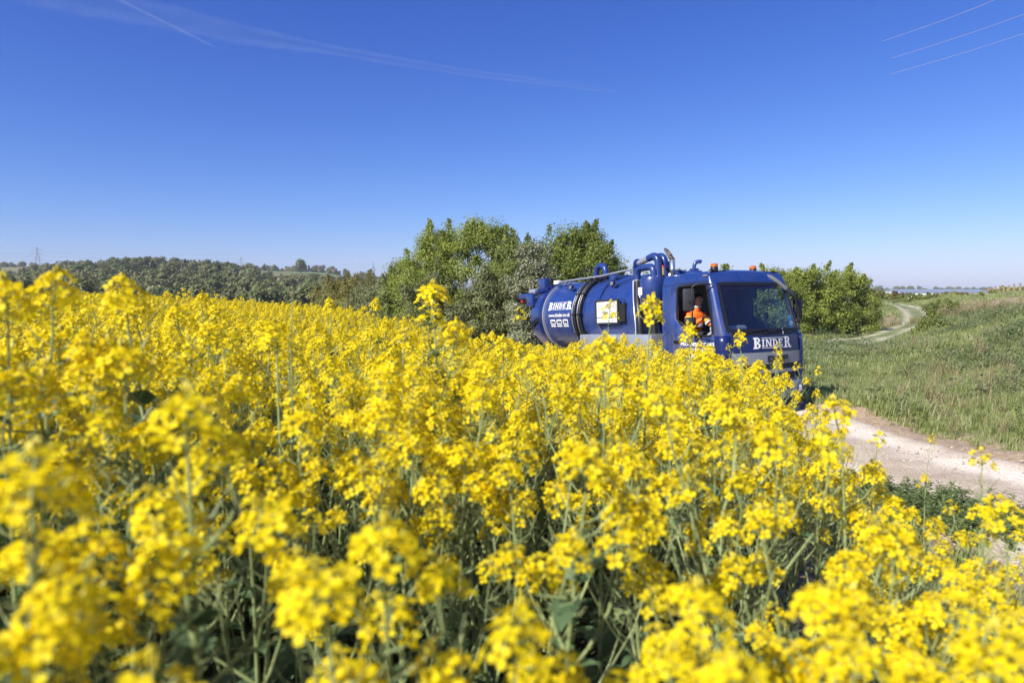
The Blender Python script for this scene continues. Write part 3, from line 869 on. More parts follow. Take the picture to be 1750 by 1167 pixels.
b = MB(); b.tube([(-0.2, 1.12, 2.5), (-0.22, 1.3, 2.5), (-0.23, 1.31, 2.35)], 0.014, 8); b.build('mirror_bracket', M['black'], o)

# roof: beacons, aerial, marker lamp
def beacon(x, y, z):
    b = MB(); b.lathe([(0.085, 0), (0.09, 0.02), (0.078, 0.11), (0.074, 0.13)], 'z', (x, y, z), 20)
    b.box((x - 0.02, y - 0.14, z), (x + 0.05, y - 0.06, z + 0.075), bev=0.01)
    o = b.build('beacon', M['black'], truck, smooth=40)
    b = MB(); b.lathe([(0.076, 0.131), (0.078, 0.14), (0.074, 0.185), (0.045, 0.2), (0, 0.203)], 'z', (x, y, z), 20); b.build('beacon_lens', M['amber'], o, smooth=40)
beacon(-0.62, -0.74, 2.985)
beacon(-0.95, 0.74, 2.985)
b = MB(); b.lathe([(0.09, 0), (0.07, 0.03), (0.02, 0.07), (0.012, 0.10), (0, 0.10)], 'z', (-0.7, -0.38, 3.0), 12); b.build('aerial', M['black'], truck, smooth=40)
b = MB(); b.box((-0.60, -1.10, 2.895), (-0.48, -1.045, 2.945), bev=0.015); b.build('marker_lamp', M['hoopgrey'], truck, smooth=40)

# exhaust stack behind the cab
b = MB(); b.lathe([(0.058, 2.2), (0.058, 3.14), (0.066, 3.15), (0.066, 3.20), (0.062, 3.21), (0.062, 3.40), (0.064, 3.41)], 'z', (-2.04, -0.66, 0), 20)
ex = b.build('exhaust_stack', M['steel'], truck, smooth=40)
b = MB()
V, F_ = [], []
ax = Vector((-0.55, -0.22, 1)).normalized()
for k in range(17):
    a = 2 * math.pi * k / 16
    p = Vector((-2.04 + 0.064 * math.cos(a), -0.66 + 0.064 * math.sin(a), 3.405))
    ln = 0.21 + 0.13 * math.cos(a - 2.6)
    V += [p, p + ax * max(0.03, ln)]
for k in range(16): F_.append((2 * k, 2 * k + 2, 2 * k + 3, 2 * k + 1))
b.add(V, F_); o = b.build('exhaust_tip', M['sooty'], ex, smooth=60)
sd = o.modifiers.new('t', 'SOLIDIFY'); sd.thickness = 0.004
# vent pipe on its domed cover, seen over the cab roof
b = MB(); b.lathe([(0.2, 2.7), (0.2, 3.12), (0.16, 3.16), (0.06, 3.175), (0, 3.175)], 'z', (-2.1, 0.05, 0), 24); vc = b.build('filter_cover', M['blue'], truck, smooth=40)
b = MB(); b.lathe([(0.11, 3.18), (0.11, 3.21), (0.06, 3.215)], 'z', (-2.1, 0.05, 0), 16)
b.tube([(-2.1, 0.05, 3.19), (-2.1, 0.05, 3.27), (-2.09, 0.07, 3.335), (-2.06, 0.11, 3.37), (-2.02, 0.16, 3.375), (-2.0, 0.19, 3.36)], 0.045, 12)
b.build('vent_pipe', M['blue'], vc, smooth=50)

# the tank
R_T, ZT, X0, X1 = 1.0, 2.2, -8.25, -3.05
b = MB()
prof = [(0.0, X0 - 0.36)] + [(R_T * math.sin(rad(a)), X0 - 0.36 * math.cos(rad(a))) for a in range(12, 91, 13)]
prof += [(R_T, x) for x in np.linspace(X0, X1, 12)[1:-1]]
prof += [(R_T * math.cos(rad(a)), X1 + 0.30 * math.sin(rad(a))) for a in range(0, 90, 12)] + [(0.0, X1 + 0.30)]
b.lathe(prof, 'x', (0, 0, ZT), 64)
tank = b.build('tank', M['blue'], truck, smooth=40)
def tpt(x, a, r=R_T):
    """on the tank: a = 0 on top, +90 on the offside (towards the camera)"""
    return Vector((x, -r * math.sin(rad(a)), ZT + r * math.cos(rad(a))))
def ring(x, hw, out, m, name, parent=tank):
    b = MB(); b.lathe([(R_T - 0.01, x - hw), (R_T + out, x - hw + 0.004), (R_T + out, x + hw - 0.004), (R_T - 0.01, x + hw)], 'x', (0, 0, ZT), 64)
    return b.build(name, m, parent, smooth=30)
ring(-4.62, 0.04, 0.055, M['blue'], 'stiffening_ring')
ring(-7.62, 0.10, 0.05, M['navy'], 'stiffening_ring')
ring(-7.44, 0.035, 0.06, M['alu'], 'steel_band')
ring(-3.02, 0.02, 0.02, M['blue'], 'stiffening_ring')
# two hoses in their cradles, bent over the tank
for x in (-5.66, -5.40):
    b = MB(); pts = [tpt(x + (0.10 if a < 20 else 0.0), a, R_T + 0.07) for a in range(-5, 132, 5)]
    b.tube(pts, 0.06, 12)
    hz = b.build('suction_hose', M['rubber'], truck, smooth=60)
    b = MB()
    pts = [tpt(x - 0.08, a, R_T + 0.08) for a in range(0, 132, 5)]
    b.tube(pts, 0.026, 8); b.build('hose_glint', M['alu'], hz, smooth=60)  # bright metal tube laid along the edge as the hose's sun highlight
    for a in (28, 58, 88, 116):
        b = MB(); b.box((-0.09, -0.015, -0.075), (0.085, 0.015, 0.075), bev=0.008)
        o = b.build('hose_clip', M['black'], hz)
        o.matrix_local = Matrix.Translation(tpt(x, a, R_T + 0.07)) @ Matrix.Rotation(rad(a), 4, 'X')
# walkway handrail on top of the tank
b = MB()
ry = -0.55
b.tube([(-7.35, ry, 3.20), (-7.30, ry, 3.235), (-5.0, ry, 3.255), (-4.2, ry, 3.30), (-3.7, ry, 3.32), (-3.52, ry, 3.30), (-3.46, ry, 3.22), (-3.46, ry, 3.06)], 0.028, 10)
rail = b.build('handrail', M['alu'], truck, smooth=50)
b = MB(); b.box((-7.50, ry - 0.06, 3.18), (-7.26, ry + 0.06, 3.29), bev=0.015); b.build('rail_end', M['white'], rail, smooth=40)
for x in (-6.7, -5.0, -4.25):
    b = MB()
    b.tube([(x, ry, 3.25), (x - 0.02, ry - 0.14, 3.08), (x + 0.2, ry - 0.14, 3.08), (x + 0.22, ry, 3.25)], 0.012, 6); b.build('rail_bracket', M['black'], rail, smooth=50)
# short return bend on top of the tank
b = MB()
b.tube([(-6.0, -0.10, 3.12), (-5.97, -0.10, 3.36)] + [(-5.72 - 0.23 * math.cos(rad(a)), -0.10, 3.40 + 0.20 * math.sin(rad(a))) for a in range(0, 181, 15)] + [(-5.48, -0.10, 3.30), (-5.48, -0.10, 3.15)], 0.085, 14)
b.build('return_bend', M['blue'], tank, smooth=60)
b = MB(); b.lathe([(0.16, 3.14), (0.16, 3.26), (0.11, 3.30), (0, 3.30)], 'z', (-5.15, -0.05, 0), 18); b.build('hatch', M['blue'], tank, smooth=40)
# work lamps
for x, a in ((-6.36, 41), (-4.30, 43)):
    b = MB(); c = tpt(x, a, R_T + 0.09)
    b.box((-0.075, -0.02, -0.06), (0.075, 0.05, 0.06), bev=0.012); lo = b.build('work_lamp', M['black'], truck, smooth=40)
    lo.matrix_local = Matrix.Translation(c) @ Matrix.Rotation(rad(-12), 4, 'X')
    b = MB(); b.box((-0.06, -0.026, -0.045), (0.06, -0.018, 0.045)); b.build('lamp_lens', M['hoopgrey'], lo)
    b = MB(); b.box((0.10, -0.03, -0.10), (0.24, 0.12, -0.04), bev=0.01); b.tube([(0.05, 0.03, -0.03), (0.16, 0.05, -0.07)], 0.012, 6); b.build('lamp_bracket', M['navy'], lo)
b = MB(); b.tube([tpt(-4.12, 47, 1.05), tpt(-3.9, 38, 1.04), tpt(-3.62, 27, 1.05)], 0.010, 6); b.build('lamp_cable', M['black'], tank)
# rear door gear
b = MB(); b.box((-8.55, -0.55, 3.02), (-8.15, -0.35, 3.42), bev=0.015); hg = b.build('rear_hinge_post', M['blue'], truck, smooth=40)
b = MB(); b.box((-8.30, -0.40, 3.36), (-8.02, -0.28, 3.42), bev=0.01); b.build('hinge_pin', M['grey'], hg)
b = MB()
b.tube([(-7.75, -0.62, 3.04), (-8.5, -0.75, 2.96), (-9.0, -0.86, 2.88)], 0.05, 10)
b.tube([(-7.8, -0.45, 3.16), (-8.6, -0.62, 3.02)], 0.035, 8)
b.build('door_ram', M['navy'], truck, smooth=50)
b = MB(); b.box((-9.05, -1.0, 2.80), (-8.45, -0.86, 2.96), bev=0.02); b.box((-8.50, -1.02, 2.55), (-8.12, -0.88, 2.92), bev=0.02); b.build('boom_bracket', M['blue'], truck, smooth=40)
b = MB(); b.lathe([(0.05, -9.25), (0.055, -9.0)], 'x', (0, -0.93, 2.88), 12); b.build('boom_end', M['black'], truck, smooth=40)
b = MB(); b.box((-9.0, -0.95, 2.70), (-8.9, -0.85, 2.78), bev=0.01); b.build('rear_lamp', M['red'], truck)
b = MB(); b.box((-8.75, -0.80, 2.95), (-8.35, -0.68, 3.10), bev=0.03); b.build('winch_box', M['alu'], truck, smooth=40)
b = MB(); b.tube([tpt(-8.25, 108, 1.05), tpt(-7.95, 98, 1.05), tpt(-7.7, 94, 1.05)], 0.03, 8); b.tube([tpt(-8.25, 102, 1.05), tpt(-7.75, 90, 1.05)], 0.018, 8); b.build('door_clamp', M['black'], tank)
# filter vessel, elbow pipes and their hose between tank and cab
b = MB(); b.lathe([(0.0, 2.30), (0.2, 2.32), (0.31, 2.42), (0.315, 2.95), (0.29, 3.03), (0.18, 3.07), (0.0, 3.08)], 'z', (-2.60, -0.78, 0), 28); fv = b.build('filter_vessel', M['blue'], truck, smooth=50)
b = MB(); b.tube([(-2.60, -0.78, 1.5), (-2.60, -0.78, 2.35)], 0.10, 12); b.build('vessel_leg', M['black'], fv)
b = MB(); b.box((-2.76, -1.105, 2.62), (-2.62, -1.092, 2.80)); b.build('vessel_label', M['white'], fv)
b = MB(); b.lathe([(0.36, 2.2), (0.36, 3.12), (0.3, 3.20), (0.0, 3.22)], 'z', (-2.72, -0.05, 0), 28); b.build('cyclone_vessel', M['blue'], truck, smooth=50)
b = MB()
el = [(-3.28, -0.72, 3.02), (-3.28, -0.72, 3.12)] + [(-3.28 + 0.17 * (1 - math.cos(rad(a))), -0.72, 3.13 + 0.17 * math.sin(rad(a))) for a in range(15, 91, 15)]
el += [(-2.85, -0.72, 3.30)] + [(-2.79 + 0.15 * math.sin(rad(a)), -0.72, 3.15 + 0.15 * math.cos(rad(a))) for a in range(15, 91, 15)] + [(-2.64, -0.72, 3.0)]
b.tube(el, 0.085, 14); b.build('elbow_pipe', M['blue'], truck, smooth=60)
b = MB(); b.lathe([(0.095, 2.99), (0.095, 3.03)], 'z', (-3.28, -0.72, 0), 14); b.build('pipe_collar', M['steel'], truck)
b = MB(); b.tube([(-3.28, -0.72, 3.0), (-3.20, -0.78, 2.8), (-3.03, -0.91, 2.5), (-2.88, -1.0, 2.2), (-2.82, -1.02, 1.9), (-2.82, -1.02, 1.66)], 0.085, 12); hh = b.build('drain_hose', M['rubber'], truck, smooth=60)
b = MB(); b.tube([(-3.36, -0.78, 3.0), (-3.28, -0.85, 2.8), (-3.11, -0.98, 2.5), (-2.95, -1.08, 2.2), (-2.89, -1.10, 1.9), (-2.89, -1.10, 1.66)], 0.02, 8); b.build('hose_glint', M['alu'], hh, smooth=60)  # the same bright highlight edge, laid along the drain hose
b = MB()
for y, x, zt in ((-0.62, -2.60, 3.40), (-0.40, -2.62, 3.40)):
    b.tube([(x, y, 3.0), (x, y, zt)] + [(x - 0.16 + 0.16 * math.cos(rad(a)), y, zt + 0.16 * math.sin(rad(a))) for a in range(15, 110, 15)] + [(x - 0.35, y, zt + 0.12)], 0.085, 14)
up = b.build('upper_pipe', M['blue'], truck, smooth=60)
b = MB(); b.tube([(-2.92, -0.62, 3.525), (-3.32, -0.62, 3.44)], 0.075, 12); b.build('pipe_sleeve', M['alu'], up, smooth=50)
b = MB(); b.tube([(-3.32, -0.62, 3.44), (-3.40, -0.62, 3.41), (-3.44, -0.62, 3.35), (-3.44, -0.62, 3.1)], 0.085, 12); b.lathe([(0.13, -3.40), (0.13, -3.36)], 'x', (0, -0.62, 3.42), 14); b.build('pipe_bend', M['blue'], up, smooth=50)
b = MB(); b.box((-2.9, -0.45, 3.2), (-2.5, -0.25, 3.42), bev=0.04); b.build('pump_body', M['navy'], truck, smooth=40)
b = MB(); b.tube([(-2.2, -0.80, 3.06), (-2.2, -0.80, 3.24)], 0.03, 8); vv = b.build('valve', M['brass'], truck, smooth=50)
b = MB(); b.lathe([(0.02, 3.24), (0.035, 3.25), (0.035, 3.28), (0, 3.285)], 'z', (-2.2, -0.80, 0), 10); b.build('valve_handle', M['red'], vv)
# hazard board on the tank's flank
b = MB()
sx0, sx1, sz0, sz1, sy = -4.62, -3.60, 1.955, 2.575, -1.09
b.box((sx0, sy, sz0), (sx1, sy + 0.06, sz0 + 0.035)); b.box((sx0, sy, sz1 - 0.035), (sx1, sy + 0.06, sz1)); b.box((sx0, sy, sz0 + 0.036), (sx0 + 0.055, sy + 0.06, sz1 - 0.036)); b.box((sx1 - 0.055, sy, sz0 + 0.036), (sx1, sy + 0.06, sz1 - 0.036))
sg = b.build('sign_frame', M['grey'], truck)
b = MB(); b.box((sx0 + 0.056, sy + 0.025, sz0 + 0.036), (sx1 - 0.056, sy + 0.055, sz1 - 0.036)); b.build('sign_board', M['signwhite'], sg)
b = MB(); b.box((sx0 + 0.056, sy + 0.018, sz0 + 0.155), (sx1 - 0.056, sy + 0.0245, sz0 + 0.17)); b.box((sx1 - 0.29, sy + 0.018, sz0 + 0.037), (sx1 - 0.28, sy + 0.0245, sz0 + 0.154)); b.build('sign_line', M['ink'], sg)
b = MB()
b.box((sx1 + 0.005, sy + 0.02, sz0 + 0.05), (sx1 + 0.23, sy + 0.20, sz1 - 0.12), bev=0.01); b.build('sign_shadow', M['ink'], sg)  # black block put in as the sign's shadow on the tank
b = MB(); b.tube([(sx1 + 0.01, sy, sz1 - 0.02), (sx1 + 0.24, sy + 0.03, sz1 - 0.02), (sx1 + 0.22, sy + 0.03, sz1 - 0.16)], 0.008, 6); b.build('sign_bracket', M['black'], sg)

# chassis, lockers, wheels
b = MB()
for s in (-1, 1): b.box((-8.6, s * 0.42 - 0.05, 0.82), (-0.3, s * 0.42 + 0.05, 1.06))
for x in (-7.9, -6.2, -4.4, -2.4): b.box((x - 0.06, -0.36, 0.86), (x + 0.06, 0.36, 1.02))
b.build('chassis', M['black'], truck)
for x0, x1 in ((-5.17, -3.545), (-3.525, -2.17)):
    for s in (-1, 1):
        b = MB(); b.box((x0, min(s * 1.22, s * 0.62), 1.02), (x1, max(s * 1.22, s * 0.62), 1.69), bev=0.015); lk = b.build('locker', M['alu'], truck, smooth=40)
        b = MB(); b.box(((x0 + x1) / 2 - 0.1, s * 1.22 - 0.015, 1.3), ((x0 + x1) / 2 + 0.1, s * 1.22 + 0.02, 1.36), bev=0.008); b.build('locker_latch', M['steel'], lk)
for x in (-7.6, -5.4, -3.4):
    b = MB(); b.box((x - 0.1, -0.7, 1.07), (x + 0.1, 0.7, 1.50)); b.build('tank_saddle', M['navy'], truck)
def wheel(x, y, w):
    b = MB(); s = 1 if y > 0 else -1
    b.lathe([(0.29, -w / 2), (0.40, -w / 2), (0.475, -w / 2 + 0.03), (0.50, -w / 2 + 0.07), (0.50, w / 2 - 0.07), (0.475, w / 2 - 0.03), (0.40, w / 2), (0.29, w / 2)], 'y', (x, y, 0.50), 40)
    o = b.build('wheel', M['tyre'], truck, smooth=40)
    b = MB()
    b.lathe([(0.29, -w / 2 + 0.01), (0.27, -w / 2 + 0.03), (0.25, -0.02), (0.12, 0.0), (0.11, 0.05), (0.0, 0.05)] if s > 0 else [(0.29, w / 2 - 0.01), (0.27, w / 2 - 0.03), (0.25, 0.02), (0.12, 0.0), (0.11, -0.05), (0.0, -0.05)], 'y', (x, y, 0.50), 32)
    b.build('rim', M['silver'], o, smooth=40)
for s in (-1, 1):
    wheel(-1.25, s * 1.02, 0.28)
    wheel(-6.35, s * 1.06, 0.26)
    wheel(-6.35, s * 0.74, 0.26)
    b = MB()
    arc = [(-6.35 + 0.64 * math.cos(rad(a)), 0.52 + 0.64 * math.sin(rad(a))) for a in range(10, 171, 16)]
    V, F_ = [], []
    for x, z in arc: V += [(x, s * 0.58, z), (x, s * 1.22, z), (x, s * 1.23, z - 0.05)]
    for i in range(len(arc) - 1):
        for j in range(2): F_.append((i * 3 + j, i * 3 + j + 1, i * 3 + 4 + j, i * 3 + 3 + j))
    b.add(V, F_); o = b.build('mudguard', M['black'], truck, smooth=50)
    sd = o.modifiers.new('t', 'SOLIDIFY'); sd.thickness = 0.012
b = MB(); b.box((-8.9, -1.15, 0.55), (-8.75, 1.15, 0.75), bev=0.02); b.build('rear_bumper', M['black'], truck)

# ------------------------------------------------------------------ lettering
def slab_word():
    """the slab-serif name, first and last letters tall; quads in a 5.2 x 1 sheet"""
    q = []
    def rect(x0, y0, x1, y1, nn=4):
        for i in range(nn):
            a, c = y0 + (y1 - y0) * i / nn, y0 + (y1 - y0) * (i + 1) / nn
            q.append([(x0, a), (x1, a), (x1, c), (x0, c)])
    def para(x0, x1, y0, y1, x2, x3, nn=4):
        for i in range(nn):
            a, c = i / nn, (i + 1) / nn
            q.append([(x0 + (x2 - x0) * a, y0 + (y1 - y0) * a), (x1 + (x3 - x1) * a, y0 + (y1 - y0) * a), (x1 + (x3 - x1) * c, y0 + (y1 - y0) * c), (x0 + (x2 - x0) * c, y0 + (y1 - y0) * c)])
    def bowl(x, yc, rx, ry, t, a0=-90, a1=90, nn=10, ty=None):
        ty = t if ty is None else ty
        for i in range(nn):
            a, c = rad(a0 + (a1 - a0) * i / nn), rad(a0 + (a1 - a0) * (i + 1) / nn)
            q.append([(x + (rx - t) * math.cos(a), yc + (ry - ty) * math.sin(a)), (x + rx * math.cos(a), yc + ry * math.sin(a)), (x + rx * math.cos(c), yc + ry * math.sin(c)), (x + (rx - t) * math.cos(c), yc + (ry - ty) * math.sin(c))])
    def stem(x, y0, y1, t, sl):
        h = (y1 - y0)
        rect(x, y0 + sl, x + t, y1 - sl)
        rect(x - sl * 0.9, y0, x + t + sl * 0.9, y0 + sl, 1); rect(x - sl * 0.9, y1 - sl, x + t + sl * 0.9, y1, 1)
    # B
    stem(0.12, 0, 1, 0.27, 0.13)
    bowl(0.40, 0.745, 0.40, 0.255, 0.24, ty=0.13); bowl(0.40, 0.265, 0.46, 0.265, 0.25, ty=0.13)
    # small letters
    y0, y1, t, sl = 0.17, 0.81, 0.17, 0.085
    stem(1.08, y0, y1, t, sl)
    x = 1.52; stem(x, y0, y1, 0.13, sl); stem(x + 0.52, y0, y1, 0.13, sl); para(x, x + 0.18, y1, y0, x + 0.47, x + 0.65)
    x = 2.42; stem(x, y0, y1, t, sl); bowl(x + t, (y0 + y1) / 2, 0.42, 0.32, 0.17, ty=sl)
    x = 3.22; stem(x, y0, y1, t, sl); rect(x + t, y0, x + 0.50, y0 + sl, 1); rect(x + t, y1 - sl, x + 0.50, y1, 1); rect(x + 0.42, y0 + sl, x + 0.50, y0 + 0.2, 1); rect(x + 0.42, y1 - 0.2, x + 0.50, y1 - sl, 1); rect(x + t, 0.45, x + 0.36, 0.53, 1); rect(x + 0.30, 0.40, x + 0.36, 0.58, 1)
    # R
    x = 4.08
    stem(x, 0, 1, 0.27, 0.13); bowl(x + 0.28, 0.735, 0.44, 0.265, 0.25, ty=0.13)
    para(x + 0.34, x + 0.62, 0.50, 0.0, x + 0.60, x + 0.92); rect(x + 0.55, 0, x + 1.0, 0.11, 1)
    # rules above and below
    rect(0.98, 0.90, 3.92, 0.945, 1); rect(0.98, 0.03, 3.92, 0.075, 1)
    return q
def letter_part(name, quads, fn, m, parent, sub=1):
    b = MB()
    for qd in quads:
        P = [fn(u, v) for u, v in qd]
        b.add(P, [tuple(range(len(P)))])
    return b.build(name, m, parent)
WORD = slab_word()
# subdivide long rules so that they follow the bodywork
def fine(quads, lim=0.5):
    out = []
    for qd in quads:
        w = max(p[0] for p in qd) - min(p[0] for p in qd)
        k = max(1, int(w / lim))
        for i in range(k):
            a, c = i / k, (i + 1) / k
            L = lambda p, r, t: (p[0] + (r[0] - p[0]) * t, p[1] + (r[1] - p[1]) * t)
            out.append([L(qd[0], qd[1], a), L(qd[0], qd[1], c), L(qd[3], qd[2], c), L(qd[3], qd[2], a)])
    return out
WORD = fine(WORD)
def on_tank(x0, w, ztop, h, W0=5.1):
    a0 = math.degrees(math.acos(max(-1, min(1, (ztop - ZT) / R_T))))
    def fn(u, v):
        return tpt(x0 + w * u / W0, a0 + math.degrees((1 - v) * h / R_T), R_T + 0.006)
    return fn
letter_part('tank_lettering', WORD, on_tank(-7.22, 1.30, 2.615, 0.24), M['white'], tank)
letter_part('front_lettering', WORD, lambda u, v: Vector((front_x(-0.47 + 1.14 * u / 5.1, 1.37 + 0.235 * v) + 0.027, -0.47 + 1.14 * u / 5.1, 1.37 + 0.235 * v)), M['white'], truck)

def text_quads(s, size=1.0, bold=0.0):
    cu = bpy.data.curves.new('t', 'FONT')
    cu.body = s; cu.size = size; cu.offset = bold; cu.resolution_u = 4
    o = bpy.data.objects.new('t', cu)
    me = bpy.data.meshes.new_from_object(o)
    V = [(v.co.x, v.co.y) for v in me.vertices]
    F_ = [tuple(p.vertices) for p in me.polygons]
    bpy.data.objects.remove(o); bpy.data.curves.remove(cu); bpy.data.meshes.remove(me)
    x0 = min(v[0] for v in V); x1 = max(v[0] for v in V)
    y0 = min(v[1] for v in V); y1 = max(v[1] for v in V)
    return [((x - x0) / (x1 - x0), (y - y0) / (y1 - y0)) for x, y in V], F_
def text_part(name, s, fn, m, parent, bold=0.0):
    V, F_ = text_quads(s, bold=bold)
    b = MB(); b.add([fn(u, v) for u, v in V], F_)
    return b.build(name, m, parent)
text_part('web_address', 'www.binder.co.uk', on_tank(-7.17, 1.18, 2.29, 0.10, 1.0), M['white'], tank, bold=0.02)
def on_side(x0, w, z0, h, slant=0.0):
    return lambda u, v: Vector((x0 + w * u, -ip(z0 + h * v, W_TAB) - 0.006, z0 + h * v + slant * u))
text_part('door_lettering', 'PROGRESS WORKS', on_side(-1.24, 1.01, 1.445, 0.075), M['white'], truck, bold=0.03)
text_part('door_lettering', 'WASTE SERVICES', on_side(-1.10, 0.95, 1.32, 0.075), M['white'], truck, bold=0.03)
text_part('door_lettering', 'LTD', on_side(-1.06, 0.24, 1.205, 0.075), M['white'], truck, bold=0.03)
text_part('sign_text', 'NON HAZARDOUS', lambda u, v: Vector((sx0 + 0.10 + 0.82 * u, sy + 0.0225, 2.335 + 0.10 * v)), M['ink'], sg)
text_part('sign_text', 'PRODUCT', lambda u, v: Vector((sx0 + 0.27 + 0.48 * u, sy + 0.0225, 2.19 + 0.10 * v)), M['ink'], sg)
text_part('fleet_number', '7', lambda u, v: tpt(-3.60 + 0.30 * u + 0.0 * v, 37 - 12.5 * v, R_T + 0.006), M['white'], tank, bold=0.02)
text_part('vessel_mark', '13', lambda u, v: Vector((-2.73 + 0.08 * u, -1.1065, 2.66 + 0.10 * v)), M['navy'], fv)
# badge: wide block letters
bd = MB()
def blk(x0, z0, x1, z1):
    V = [(front_x(y, z) + 0.034 + d, y, z) for d in (0, 0.012) for y, z in ((x0, z0), (x1, z0), (x1, z1), (x0, z1))]
    bd.add(V, [(0, 3, 2, 1), (4, 5, 6, 7), (0, 1, 5, 4), (1, 2, 6, 5), (2, 3, 7, 6), (3, 0, 4, 7)])
bx, bw, bt = -0.10, 0.185, 0.048
z0, z1 = 1.09, 1.215
blk(bx, z0, bx + bt, z1); blk(bx + bt, z0, bx + bw - 0.03, z0 + 0.035); blk(bx + bt, z1 - 0.035, bx + bw - 0.03, z1); blk(bx + bw - 0.045, z0 + 0.018, bx + bw, z1 - 0.018)
bx2 = bx + 0.225
blk(bx2, z0, bx2 + bt, z1 - 0.018); blk(bx2 + bw - bt, z0, bx2 + bw, z1 - 0.018); blk(bx2 + 0.015, z1 - 0.035, bx2 + bw - 0.015, z1); blk(bx2 + bt, z0 + 0.04, bx2 + bw - bt, z0 + 0.068)
bx3 = bx + 0.45
blk(bx3, z0, bx3 + bt, z1); blk(bx3 + bt, z1 - 0.035, bx3 + bw, z1); blk(bx3 + bt, z0 + 0.045, bx3 + bw - 0.02, z0 + 0.075)
bd.build('badge', M['ink'], grille)
# three round accreditation marks under the web address
for i in range(3):
    x0 = -7.08 + 0.345 * i
    b = MB()
    fn = on_tank(x0, 0.27, 2.115, 0.15, 1.0)
    V = [fn(0.5 + 0.5 * max(-1, min(1, 1.25 * math.cos(rad(a)))), 0.5 + 0.5 * max(-1, min(1, 1.25 * math.sin(rad(a))))) for a in range(0, 360, 12)]
    b.add(V, [tuple(range(len(V)))]); lg = b.build('round_mark', M['white'], tank)
    b = MB(); fn2 = lambda u, v: (lambda p: Vector((p.x, p.y * 1.003, ZT + (p.z - ZT) * 1.003)))(fn(u, v))
    V = [fn2(0.30 + 0.16 * math.cos(rad(a)), 0.5 + 0.30 * math.sin(rad(a))) for a in range(0, 360, 15)]
    b.add(V, [tuple(range(len(V)))])
    b.add([fn2(u, v) for u, v in ((0.5, 0.78), (0.88, 0.66), (0.88, 0.2), (0.5, 0.2))], [(0, 1, 2, 3)]); b.build('mark_emblem', M['navy'], lg)
    b = MB(); fn = on_tank(x0, 0.27, 1.945, 0.04, 1.0); b.add([fn(0, 0), fn(1, 0), fn(1, 1), fn(0, 1)], [(0, 1, 2, 3)]); b.build('mark_caption', M['white'], tank)

# ------------------------------------------------------------------ driver
drv = empty('person')
drv.matrix_world = TM
tag(drv, 'driver in an orange hi-vis jacket at the open cab window', 'person')
def skin_body(name, chains, m, parent, sub=2, root=0):
    """chains: list of lists of (x, y, z, r); the first point of a later chain may name a vertex index to grow from"""
    V, E_, R_ = [], [], []
    for ch in chains:
        prev = None
        for p in ch:
            if isinstance(p, int): prev = p; continue
            V.append(p[:3]); R_.append(p[3]); k = len(V) - 1
            if prev is not None: E_.append((prev, k))
            prev = k
    me = bpy.data.meshes.new(name)
    me.from_pydata(V, E_, [])
    me.materials.append(m)
    o = bpy.data.objects.new(name, me); COL.objects.link(o); o.parent = parent
    md = o.modifiers.new('skin', 'SKIN'); md.use_smooth_shade = True; md.branch_smoothing = 0.6
    for i, r in enumerate(R_):
        sv = me.skin_vertices[0].data[i]
        rr = r if isinstance(r, tuple) else (r, r)
        sv.radius = rr
        sv.use_root = (i == root)
    s2 = o.modifiers.new('sub', 'SUBSURF'); s2.levels = sub; s2.render_levels = sub
    return o
yb = -0.55
body = [[(-1.46, yb, 1.64, 0.15), (-1.45, yb, 1.85, 0.145), (-1.42, yb, 2.06, 0.15), (-1.40, yb, 2.19, 0.10), (-1.37, yb, 2.29, 0.060), (-1.345, yb, 2.345, 0.064), (-1.325, yb, 2.40, 0.090), (-1.325, yb, 2.47, 0.098), (-1.335, yb, 2.53, 0.075)]]
for s in (-1, 1):
    y = yb + s * 0.20
    k0 = sum(len([p for p in c if not isinstance(p, int)]) for c in body)
    hx, hy, hz_ = -0.90, yb + s * 0.21, 2.05
    body.append([2, (-1.41, y, 2.12, 0.072), (-1.36, yb + s * 0.26, 1.93, 0.056), (-1.22, yb + s * 0.28, 1.86, 0.048), (-1.05, yb + s * 0.25, 1.97, 0.038), (hx - 0.06, hy, hz_ - 0.02, 0.028), (hx - 0.01, hy, hz_, 0.034)])
    wrist = k0 + 5
    for f in range(4):
        o_ = (f - 1.5) * 0.02
        body.append([wrist, (hx + 0.04, hy + o_, hz_ + 0.02, 0.010), (hx + 0.07, hy + o_, hz_ + 0.005 + 0.004 * f, 0.009), (hx + 0.07, hy + o_, hz_ - 0.03, 0.008)])
    body.append([wrist, (hx + 0.01, hy - s * 0.045, hz_ + 0.0, 0.011), (hx + 0.04, hy - s * 0.05, hz_ - 0.02, 0.009)])
for s in (-1, 1):
    body.append([0, (-1.40, yb + s * 0.10, 1.62, 0.10), (-0.98, yb + s * 0.16, 1.66, 0.085), (-0.88, yb + s * 0.16, 1.45, 0.065), (-0.82, yb + s * 0.16, 1.12, 0.05), (-0.70, yb + s * 0.17, 1.06, 0.045)])
bo = skin_body('body', body, M['skin'], drv)
